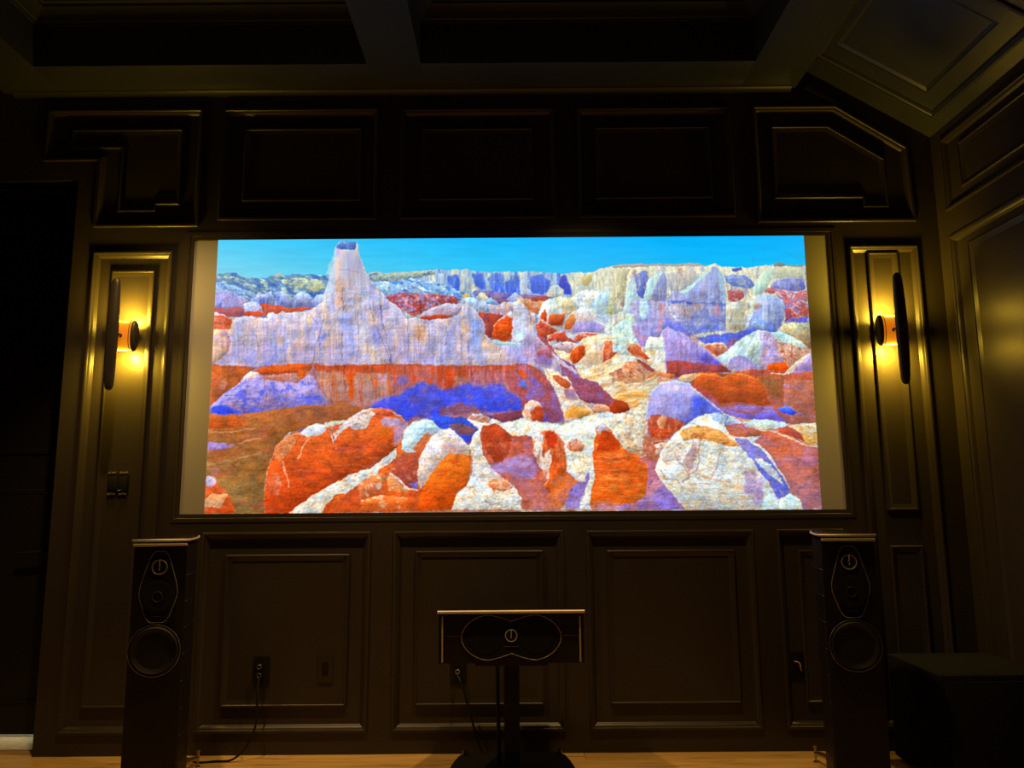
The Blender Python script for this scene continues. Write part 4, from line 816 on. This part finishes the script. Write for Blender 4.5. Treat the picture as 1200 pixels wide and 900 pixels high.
    for q in [[(410,665),(480,690),(560,705),(640,740),(720,765)],[(260,610),(330,615),(355,640)],[(380,720),(430,712),(470,720)],[(520,810),(570,795),(640,790),(650,830)]]:
        L('F', q, (226,150,95), 1.2, .5)
    P('F', [(355,570),(390,530),(395,500),(420,500),(415,560),(390,650),(370,660)], (190,165,190), (205,150,130), soft=1, alpha=.8)

    # fine rocky relief of the picture below the skyline
    rel = fbm(PX/2.6+3, PY/2.2, 3); gr = np.zeros_like(rel); gr[1:, 1:] = rel[1:, 1:]-rel[:-1, :-1]
    land = np.clip((PY-318)/30, 0, 1)
    img *= (1 + np.clip(gr*.3, -.04, .04)*land)[..., None]
    strat = fbm(PX/45+7, PY/1.7+PX*.01, 2)-.5
    img *= (1 + strat*.12*land)[..., None]
    up = np.clip((470-PY)/30, 0, 1)*land; dn = np.clip((PY-455)/30, 0, 1)
    vert = fbm(PX/2.1+11, PY/24+5, 3)-.5; img *= (1 + vert*.22*up)[..., None]
    mot = fbm(PX/11+31, PY/8+17, 4)-.5; img *= (1 + mot*.42*land)[..., None]
    hue = (fbm(PX/8+71, PY/6+13, 4)-.5)*land
    img[..., 0] *= 1+hue*.22; img[..., 2] *= 1-hue*.40
    for a_, b_, c_, w_ in ((9, 7, 3, .10), (5, 14, 41, .12), (22, 7, 77, .14)):
        rg = 1-np.abs(2*fbm(PX/a_+c_, PY/b_+c_*1.7, 3)-1)
        wz = dn if a_ != 5 else up
        img *= (1 - w_*np.clip((rg-.93)/.07, 0, 1)*wz)[..., None]
    lm = img.mean(-1, keepdims=True); k_ = land[..., None]
    img = np.clip(img + k_*((img-lm)*.0 + (img-135)*.08), 0, 255)
    # slight softness of the throw
    img = np.stack([blur(img[..., k], 1) for k in range(3)], -1); out = [blur(img[..., k], 3) for k in range(3)]
    img2 = np.stack(out, -1)
    img3 = img + (img-img2)*.8
    # the camera renders the violet shadows a little paler than traced
    lum = img3.mean(-1, keepdims=True)
    vio = np.clip((img3[..., 2:]-img3[..., 1:2])/90, 0, 1)*np.clip((img3[..., :1]-105)/40, 0, 1)
    img3 = img3*(1-.22*vio) + (lum*1.04+6)*.22*vio
    return np.clip(img3, 0, 255)

# ------------------------------------------------------------------ projection screen with the picture thrown on it
def lin(c): c = c/255.0; return np.where(c <= .04045, c/12.92, ((c+.055)/1.055)**2.4)
ps = tag(link('projection_screen', box(-1.774, 1.774, 4.0045, 4.030, 1.2085, 2.724), 'screen'), 'wide white projection screen showing a red and white desert canyon under a blue sky', 'screen')
img = lin(paint_screen().astype(np.float64)).astype(np.float32)
gx = np.linspace(SX0, SX1, NW); gz = np.linspace(SZ1, SZ0+.001, NH); X, Z = np.meshgrid(gx, gz)
co = np.stack([X.ravel(), np.full(NW*NH, 4.003), Z.ravel()], 1).astype(np.float32)
ii = (np.arange(NH-1)[:, None]*NW+np.arange(NW-1)[None, :]).ravel()
quads = np.stack([ii+NW, ii+NW+1, ii+1, ii], 1).astype(np.int32)
me = bpy.data.meshes.new('projected_picture'); me.vertices.add(NW*NH); me.vertices.foreach_set('co', co.ravel())
nq = len(quads); me.loops.add(nq*4); me.loops.foreach_set('vertex_index', quads.ravel()); me.polygons.add(nq)
me.polygons.foreach_set('loop_start', np.arange(0, nq*4, 4, dtype=np.int32)); me.update(calc_edges=True)
at = me.color_attributes.new('picture', 'FLOAT_COLOR', 'POINT')
at.data.foreach_set('color', np.concatenate([img.reshape(-1, 3), np.ones((NW*NH, 1), np.float32)], 1).ravel())
pm = bpy.data.materials.new('projected_light'); pm.use_nodes = True; nt = pm.node_tree; b = nt.nodes['Principled BSDF']
a = nt.nodes.new('ShaderNodeAttribute'); a.attribute_name = 'picture'
b.inputs['Base Color'].default_value = (.03, .03, .03, 1); b.inputs['Roughness'].default_value = .9; b.inputs['Specular IOR Level'].default_value = .1
nt.links.new(a.outputs['Color'], b.inputs['Emission Color']); b.inputs['Emission Strength'].default_value = SCREEN_GAIN
pp = link('projected_picture', me, pm, ps); pp['label'] = 'bright projected picture of eroded red and white rocks'

# ------------------------------------------------------------------ wall sconces
def glow():
    m = bpy.data.materials.new('amber_glass_lit'); m.use_nodes = True; nt = m.node_tree; N = nt.nodes; L = nt.links; b = N['Principled BSDF']
    b.inputs['Base Color'].default_value = (.5, .2, .03, 1); b.inputs['Roughness'].default_value = .3
    tc = N.new('ShaderNodeTexCoord'); sp = N.new('ShaderNodeSeparateXYZ'); L.new(tc.outputs['Normal'], sp.inputs[0])
    ab = N.new('ShaderNodeMath'); ab.operation = 'ABSOLUTE'; L.new(sp.outputs['Z'], ab.inputs[0])
    r = N.new('ShaderNodeValToRGB'); e = r.color_ramp.elements; e[0].position = .1; e[0].color = (.55, .13, .004, 1); e[1].position = .97; e[1].color = (6, 3.6, .7, 1); k = e.new(.7); k.color = (1.0, .42, .01, 1)
    L.new(ab.outputs[0], r.inputs[0]); L.new(r.outputs[0], b.inputs['Emission Color']); b.inputs['Emission Strength'].default_value = 1.0
    return m
M['amber'] = glow()
AX = Matrix.Rotation(math.pi/2, 4, 'Y')
def sconce(x, label):
    Y = 3.945; Z = 2.166; R = .082; SQ = Matrix.Diagonal((1, .38, 1, 1))
    t = empty('wall_sconce', (x, 4.009, Z), label, 'sconce')
    def T(m): return xf(m, Matrix.Translation((-x, -4.009, -Z)))
    link('amber_glass', T(lathe([(R, -.052), (R, .052)], 48, Matrix.Translation((x, Y, Z)) @ SQ @ AX)), 'amber', t, 40)
    for s in (-1, 1):
        pr = [(R+.003, .053), (R+.004, .056), (R+.002, .064), (R-.006, .071), (R-.014, .073)]
        if s < 0: pr = [(r, -h) for r, h in pr][::-1]
        link('end_cap', T(lathe(pr, 48, Matrix.Translation((x, Y, Z)) @ SQ @ AX)), 'bronze', t, 40)
        link('cap_ring', T(torus(R+.002, .0022, 48, 6, Matrix.Translation((x+s*.043, Y, Z)) @ SQ @ AX)), 'bronze', t, 60)
    link('back_plate', T(box(x-.04, x+.04, 3.960, 4.0085, Z-.05, Z+.05, .004)), 'bronze', t, 40)
    link('standoff', T(lathe([(.011, 0), (.011, .075)], 16, Matrix.Translation((x, 3.845, Z-.004)) @ Matrix.Rotation(-math.pi/2, 4, 'X'))), 'iron', t, 40)
    # long bowed blade: superellipse sections, rounded ends
    V, F = [], []; n = 33; sg = 18
    for i in range(n):
        u = -math.cos(math.pi*i/(n-1)); zz = Z-.010+.302*u
        e = max(.04, math.sqrt(max(0, 1-abs(u)**26))); w = (.0215+.008*(1-u*u))*e
        d = (.015+.010*(1-u*u))*e; yc = 3.838-.004*(1-u*u)
        for k in range(sg):
            a = 2*math.pi*k/sg; c, s_ = math.cos(a), math.sin(a)
            V.append((x+w*math.copysign(abs(c)**.8, c), yc+d*math.copysign(abs(s_)**.8, s_), zz))
    for i in range(n-1):
        for k in range(sg): F.append((i*sg+k, i*sg+(k+1) % sg, (i+1)*sg+(k+1) % sg, (i+1)*sg+k))
    F.append(tuple(range(sg))[::-1]); F.append(tuple((n-1)*sg+k for k in range(sg)))
    link('blade', T((V, F)), 'bronze', t, 50)
    for s in (-1, 1):
        ld = bpy.data.lights.new('sconce_lamp', 'POINT'); ld.shadow_soft_size = .012; ld.energy = SCONCE_W; ld.color = SCONCE_COL
        lo = bpy.data.objects.new('sconce_lamp', ld); col.objects.link(lo); lo.parent = t; lo.location = (0, Y-4.009, s*(R+.018))
        ad = bpy.data.lights.new('sconce_wall_lamp', 'AREA'); ad.shape = 'RECTANGLE'; ad.size = .09; ad.size_y = .02; ad.energy = SCONCE_WALL_W; ad.color = SCONCE_COL
        ao = bpy.data.objects.new('sconce_wall_lamp', ad); col.objects.link(ao); ao.parent = t; ao.location = (0, 3.918-4.009, s*(R+.012))
        ao.rotation_euler = Vector((0, -.72, -s*.69)).to_track_quat('Z', 'X').to_euler()
sconce(-2.107, 'lit amber wall sconce with long dark blade on the panel beside the doorway')
sconce(2.058, 'lit amber wall sconce with long dark blade next to the right side wall')

# ------------------------------------------------------------------ loudspeakers
RY = Matrix.Rotation(math.pi/2, 4, 'X')            # local z -> -y (towards the room)
def plan(w, d, n=12, s=1.0):
    """lute-shaped plan: flat front, sides bowing inwards to a narrow back"""
    pts = [(-w/2+.006, 0), (w/2-.006, 0)]
    for i in range(n+1):
        t = i/n; x = w/2*(math.cos(t*math.pi/2)**.62)*(1-.0) if t < 1 else 0.0
        x = w/2*(1-.62*t**2.1); y = .008+(d-.008)*t
        pts.append((x, y))
    pts.append((w/2*.38-.02, d+.012)); q = [(-x, y) for x, y in pts[2:]][::-1]
    out = pts+q
    return [(x*s, y*s if s == 1 else d/2+(y-d/2)*s) for x, y in out]
def extr(pl, z0, z1): return prism(pl, Matrix(((1, 0, 0, 0), (0, 1, 0, 0), (0, 0, (z1-z0), z0), (0, 0, 0, 1))))
def outline(pts, r, y, seg=6): return tube([(a, y, b) for a, b in pts], r, seg, True)
def rounded(pts, sub=6):
    P = [Vector(p) for p in pts]; n = len(P); out = []
    for i in range(n):
        a = P[i-1]; b = P[i]; c = P[(i+1) % n]; p = b.lerp(a, .28); q = b.lerp(c, .28)
        for k in range(sub+1):
            t = k/sub; out.append(tuple(p.lerp(b, t).lerp(b.lerp(q, t), t)))
    return out
def logo_ring(t, x, y, z, R):
    m = merge(torus(R, .0022, 36, 6, Matrix.Translation((x, y, z)) @ RY), box(x-.0018, x+.0018, y-.005, y-.001, z-R*.45, z+R, .0008))
    return link('tweeter_guard', m, 'satin', t, 60)
def tower(x, rz, label, side):
    W, D = .228, .385
    t = empty('floorstanding_speaker', (x, 3.35, 0), label, 'speaker', rz)
    pl = plan(W, D)
    link('cabinet', extr(pl, .06, 1.092), 'leather', t, 35)
    fp = prism([(-W/2+.004, .07), (W/2-.004, .07), (W/2-.004, 1.088), (-W/2+.004, 1.088)], Matrix(((1, 0, 0, 0), (0, 0, -.010, 0.0), (0, 1, 0, 0), (0, 0, 0, 1))))
    link('front_baffle', fp, 'leather', t, 35)
    # stacked cabinet joints, bright thin lines round the side
    for k in range(9):
        z = .962-k*.112
        if z > .08: link('cabinet_seam', tube([(a*1.004, b+.001, z) for a, b in plan(W+.002, D)[1:14+1]] if side > 0 else [(a*1.004, b+.001, z) for a, b in (plan(W+.002, D)[14:]+[plan(W+.002, D)[0]])], .0011, 6), 'dimsteel', t, 60)
    tp = plan(W+.012, D+.004)
    tpl = link('top_plate', extr([(a, b-.012) for a, b in tp], 1.106, 1.120), 'gloss', t, 35)
    link('top_rim', tube([(a, b-.012, 1.113) for a, b in plan(W+.014, D+.006)], .0052, 8, True), 'satin', tpl, 60)
    link('front_bar', box(-W/2+.002, W/2-.002, -.030, -.010, 1.088, 1.099, .003), 'satin', t, 40)
    yb = -.0125
    pts = rounded([(-.032, 1.066), (.032, 1.066), (.086, .890), (.040, .762), (-.040, .762), (-.086, .890)])
    dp = link('driver_plate', prism(pts, Matrix(((1, 0, 0, 0), (0, 0, -.004, -.0095), (0, 1, 0, 0), (0, 0, 0, 1)))), 'cloth', t, 35)
    link('plate_edge', outline(pts, .0010, yb-.001), 'satin', dp, 60)
    link('tweeter', lathe([(.030, 0), (.028, .003), (.012, -.003), (.010, .004), (.0, .008)], 28, Matrix.Translation((0, yb-.001, .998)) @ RY), 'cone', t, 40)
    logo_ring(t, 0, yb-.003, .998, .031)
    link('midrange_driver', merge(lathe([(.070, -.003), (.066, -.002), (.060, -.003), (.056, -.002), (.050, -.003), (.022, -.006), (.018, -.005), (.0, .0)], 36, Matrix.Translation((0, yb-.0105, .872)) @ RY)), 'cloth', t, 40)
    link('phase_ring', torus(.0205, .0022, 28, 6, Matrix.Translation((0, yb-.009, .872)) @ RY), 'dimsteel', t, 60)
    w = link('woofer', merge(lathe([(.108, .0), (.106, .004), (.100, .003), (.094, .009), (.086, .003), (.040, -.012), (.034, -.006), (.0, .000)], 44, Matrix.Translation((0, yb-.011, .648)) @ RY)), 'cone', t, 40)
    link('trim_ring', torus(.108, .0016, 56, 6, Matrix.Translation((0, yb-.013, .648)) @ RY), 'chrome', w, 60)
    link('name_bar', box(-.020, .020, yb-.0035, yb-.002, .788, .791), 'dimsteel', t)
    # outriggers: brass arms with levelling spikes
    for sx in (-1, 1):
        for fy in (0, 1):
            y0 = .05 if fy == 0 else D-.02; x1 = sx*(.165 if fy == 0 else .075); y1 = -.02 if fy == 0 else D+.11
            x0 = sx*(.08 if fy == 0 else .02)
            f = link('foot', merge(tube([(x0, y0, .052), (x1*.75+x0*.25, y1*.75+y0*.25, .046), (x1, y1, .040)], [.013, .011, .009], 10), lathe([(.0, 0), (.003, .006), (.006, .02), (.006, .064), (.009, .066), (.009, .074), (.0, .075)], 16, Matrix.Translation((x1, y1, 0)))), 'brass', t, 50)
            link('floor_disc', lathe([(.0, 0), (.012, 0), (.011, .003), (.0, .0032)], 16, Matrix.Translation((x1, y1, 0))), 'chrome', f, 50)
    link('plinth', extr(plan(W-.03, D-.02), .040, .061), 'iron', t, 35)
    return t
tower(-1.553, math.radians(8), 'tall black floorstanding speaker beneath the sconce beside the doorway', 1)
tower(1.474, math.radians(-8), 'tall black floorstanding speaker near the low box in the right corner', -1)

# centre speaker on its stand
CX, CY = -.012, 3.50
def C3(px, pz): return px
cs = empty('centre_speaker', (CX, CY, .548), 'wide black centre speaker with figure eight grille on the low stand', 'speaker')
HW = .330; ZB, ZT = 0.0, .228
link('cabinet', prism([(-HW, 0), (HW, 0), (HW-.01, .10), (HW-.10, .33), (-HW+.10, .33), (-HW+.01, .10)], Matrix(((1, 0, 0, 0), (0, 1, 0, 0), (0, 0, ZT-.012, 0), (0, 0, 0, 1)))), 'leather', cs, 30)
tpl = link('top_plate', prism([(-HW-.004, -.012), (HW+.004, -.012), (HW-.006, .10), (HW-.10, .335), (-HW+.10, .335), (-HW+.006, .10)], Matrix(((1, 0, 0, 0), (0, 1, 0, 0), (0, 0, .008, ZT-.011), (0, 0, 0, 1)))), 'gloss', cs, 30)
link('top_bar', tube([(-HW-.004, -.014, ZT-.002), (HW+.004, -.014, ZT-.002)], .0075, 10), 'satin', cs, 50)
for s in (-1, 1):
    link('side_bar', box(s*(HW-.018)-.0035, s*(HW-.018)+.0035, -.010, -.002, .006, ZT-.022, .0015), 'satin', cs, 40)
fig = []
for i in range(72):
    a = 2*math.pi*i/72; xx = .232*math.cos(a); c2 = abs(xx)/.232
    lobe = .096-.028*(1-min(1, c2/.5))**1.5 if c2 < .5 else .096*math.sqrt(max(0, 1-((c2-.5)/.5)**2.2))*.8+.096*.2*(1-(c2-.5)/.5)
    fig.append((xx, math.copysign(max(lobe, .02 if c2 < .999 else 0), math.sin(a)) if abs(math.sin(a)) > 1e-6 else 0))
fig = [(a*.97, b*1.03+.113) for a, b in fig]
dp = link('driver_plate', prism(fig, Matrix(((1, 0, 0, 0), (0, 0, -.004, 0), (0, 1, 0, 0), (0, 0, 0, 1)))), 'cloth', cs, 35)
link('plate_edge', outline(fig, .0008, -.0048), 'dimsteel', dp, 60)
nb = len(fig)
st = []
for i in range(0, nb):
    a = Vector(fig[i]); b2 = Vector(fig[(i+1) % nb])
    for k in range(3):
        p = a.lerp(b2, (k+.5)/3); st.append(box(p.x-.0014, p.x+.0014, -.0065, -.0035, p.y-.0014, p.y+.0014))
tag(link('stitching', merge(*st), 'satin', dp), kind='stuff')
for s in (-1, 1):
    link('driver', lathe([(.074, .0), (.070, .0006), (.064, .0002), (.020, .0), (.0, .0003)], 36, Matrix.Translation((s*.118, -.005, .112)) @ RY), 'cloth', cs, 40)
link('tweeter', lathe([(.024, 0), (.022, .003), (.010, .001), (.0, .005)], 28, Matrix.Translation((0, -.005, .121)) @ RY), 'cone', cs, 40)
logo_ring(cs, 0, -.008, .121, .026)
link('name_bar', box(-.033, .033, -.0065, -.004, .072, .075), 'dimsteel', cs)
link('baffle_seam', box(-HW+.03, -.235, -.0015, 0.0005, .118, .1195), 'dimsteel', cs)
link('baffle_seam', box(.235, HW-.03, -.0015, 0.0005, .118, .1195), 'dimsteel', cs)
sd = empty('speaker_stand', (CX, 3.66, 0), 'black pedestal stand with curved floor base under the centre speaker', 'stand')
link('top_plate', box(-.165, .165, -.13, .13, .528, .5475, .003), 'iron', sd, 40)
link('column', box(-.036, .036, -.045, .045, .028, .529, .008), 'iron', sd, 40)
link('cable_pipe', tube([(-.068, .045, .529), (-.066, .045, .3), (-.060, .045, .03)], .009, 10), 'rubber', sd, 50)
bs = [(-.29, -.30), (-.295, -.16), (-.288, .0), (-.275, .08), (-.258, .15), (-.225, .205), (.225, .205), (.258, .15), (.275, .08), (.288, .0), (.295, -.16), (.29, -.30)]
base = link('base', prism(bs, Matrix(((1, 0, 0, 0), (0, 1, 0, 0), (0, 0, .030, .022), (0, 0, 0, 1)))), 'iron', sd, 35)
for sx, sy in ((-.232, .160), (.232, .160), (-.30, -.26), (.30, -.26)):
    k = link('levelling_knob', lathe([(.0, .0), (.004, .006), (.006, .012), (.006, .058), (.010, .060), (.012, .072), (.009, .080), (.0, .082)], 18, Matrix.Translation((sx, sy, 0))), 'dimsteel', base, 50)

# subwoofer in the right corner
sw = empty('subwoofer', (2.12, 3.64, 0), 'black box subwoofer on the floor in the right corner', 'speaker')
link('cabinet', box(-.25, .25, -.22, .24, .02, .50, .010), 'cloth', sw, 30)
link('front_grille', box(-.225, .225, -.229, -.219, .05, .475, .006), 'cloth', sw, 30)
link('name_bar', box(-.03, .03, -.231, -.2285, .06, .064), 'iron', sw)
for sx in (-1, 1):
    for sy in (-1, 1): link('foot', lathe([(.0, 0), (.02, 0), (.02, .021), (0, .021)], 16, Matrix.Translation((sx*.2, sy*.18, 0))), 'rubber', sw, 40)

# ------------------------------------------------------------------ outlets, plugs and cables
def outlet(x, z, w, h, y, label, m='plate', inner='black_plastic', sockets=2):
    t = empty('wall_outlet', (x, y, z), label, 'outlet')
    link('cover_plate', box(-w/2, w/2, -.007, -.0003, -h/2, h/2, .002), m, t, 40)
    if sockets == 2:
        for s in (-1, 1): link('socket', merge(box(-.017, .017, -.0085, -.0065, s*.021-.014, s*.021+.014, .001), box(-.008, -.005, -.0092, -.0084, s*.021-.006, s*.021+.006), box(.005, .008, -.0092, -.0084, s*.021-.005, s*.021+.005)), inner, t)
    else: link('socket', box(-.0165, .0165, -.0085, -.0065, -.033, .033, .001), inner, t)
    return t
yR = 4.009      # face of a raised panel
outlet(-1.305, .412, .082, .138, yR, 'black outlet with a hanging cable plugged in beside the tall doorway speaker', 'black_plastic')
outlet(-.975, .417, .078, .136, yR, 'brown unused outlet plate on the same panel as the outlet with the hanging cable', 'plate', 'black_plastic', 1)
outlet(-.288, .400, .082, .130, yR, 'black outlet with a plug half hidden below the centre speaker', 'black_plastic')
outlet(1.466, .415, .082, .132, 4.014, 'black outlet with a red and white wire beside the corner speaker', 'black_plastic')
def plug(x, z, y, label):
    t = empty('power_plug', (x, y-.008, z), label, 'plug')
    link('body', merge(box(-.013, .013, -.030, -.001, -.012, .012, .004)), 'rubber', t, 40)
    link('prong_collar', merge(torus(.010, .0022, 20, 6, Matrix.Translation((0, -.030, .002)) @ RY)), 'chrome', t, 50)
    return t
plug(-1.306, .433, yR, 'upper silver ringed plug in the black outlet with the hanging cable')
plug(-1.306, .391, yR, 'lower silver ringed plug in the black outlet with the hanging cable')
plug(-.290, .402, yR, 'small plug in the outlet below the centre speaker')
c1 = link('power_cable', tube(smoothline([(-1.306, 3.968, .380), (-1.300, 3.94, .30), (-1.298, 3.93, .17), (-1.335, 3.915, .07), (-1.40, 3.905, .012), (-1.48, 3.90, .0065), (-1.56, 3.885, .0065), (-1.60, 3.86, .03), (-1.585, 3.765, .075)]), .0055, 8), 'rubber', None, 60)
tag(c1, 'black cable hanging from the outlet and trailing along the floor to the tall speaker', 'cable')
c2 = link('power_cable', tube(smoothline([(-.290, 3.968, .392), (-.262, 3.93, .34), (-.215, 3.90, .20), (-.175, 3.915, .06), (-.13, 3.935, .0065), (-.04, 3.945, .0065), (.06, 3.94, .0065)]), .0055, 8), 'rubber', None, 60)
tag(c2, 'black cable running from the outlet below the centre speaker behind its stand', 'cable')
c3 = link('plug_wire', tube(smoothline([(1.448, 4.004, .436), (1.458, 3.985, .438), (1.468, 3.98, .425), (1.470, 3.982, .405), (1.478, 3.99, .395), (1.482, 4.006, .388)], 6), .0022, 8), 'white_wire', None, 60)
tag(c3, 'short white wire looped at the outlet beside the tall speaker in the right corner', 'wire')
c4 = link('plug_wire', tube(smoothline([(1.452, 4.004, .430), (1.462, 3.990, .434), (1.474, 3.986, .424), (1.475, 3.99, .405), (1.483, 4.006, .392)], 6), .0018, 8), 'red_wire', None, 60)
tag(c4, 'short red wire behind the white wire at the same outlet', 'wire')
# open two-gang box in the sconce panel
kb = empty('open_switch_box', (-2.112, 4.009, 1.374), 'open black two gang switch box with metal tabs below the sconce by the doorway', 'switch')
link('box_rim', merge(box(-.056, .056, -.006, -.0004, -.050, .050, .0015)), 'black_plastic', kb, 40)
link('device', box(-.050, -.004, -.012, -.006, -.040, .040, .002), 'rubber', kb, 40)
link('device', box(.006, .050, -.012, -.006, -.040, .040, .002), 'rubber', kb, 40)
for sx in (-1, 1):
    for sz in (-1, 1):
        xx = -.032 if sx < 0 else .030
        link('mounting_tab', merge(box(xx-.022, xx-.006, -.009, -.004, sz*.056-.006, sz*.056+.006, .001), box(xx-.003, xx+.008, -.009, -.004, sz*.055-.005, sz*.055+.006, .001), box(xx+.011, xx+.020, -.009, -.004, sz*.057-.004, sz*.057+.005, .001)), 'galvanised', kb, 40)
link('bent_lead', tube(smoothline([(.003, -.014, .020), (.001, -.016, -.01), (.004, -.016, -.032), (.014, -.014, -.037), (.028, -.012, -.034)], 5), .0018, 6), 'dimsteel', kb, 60)
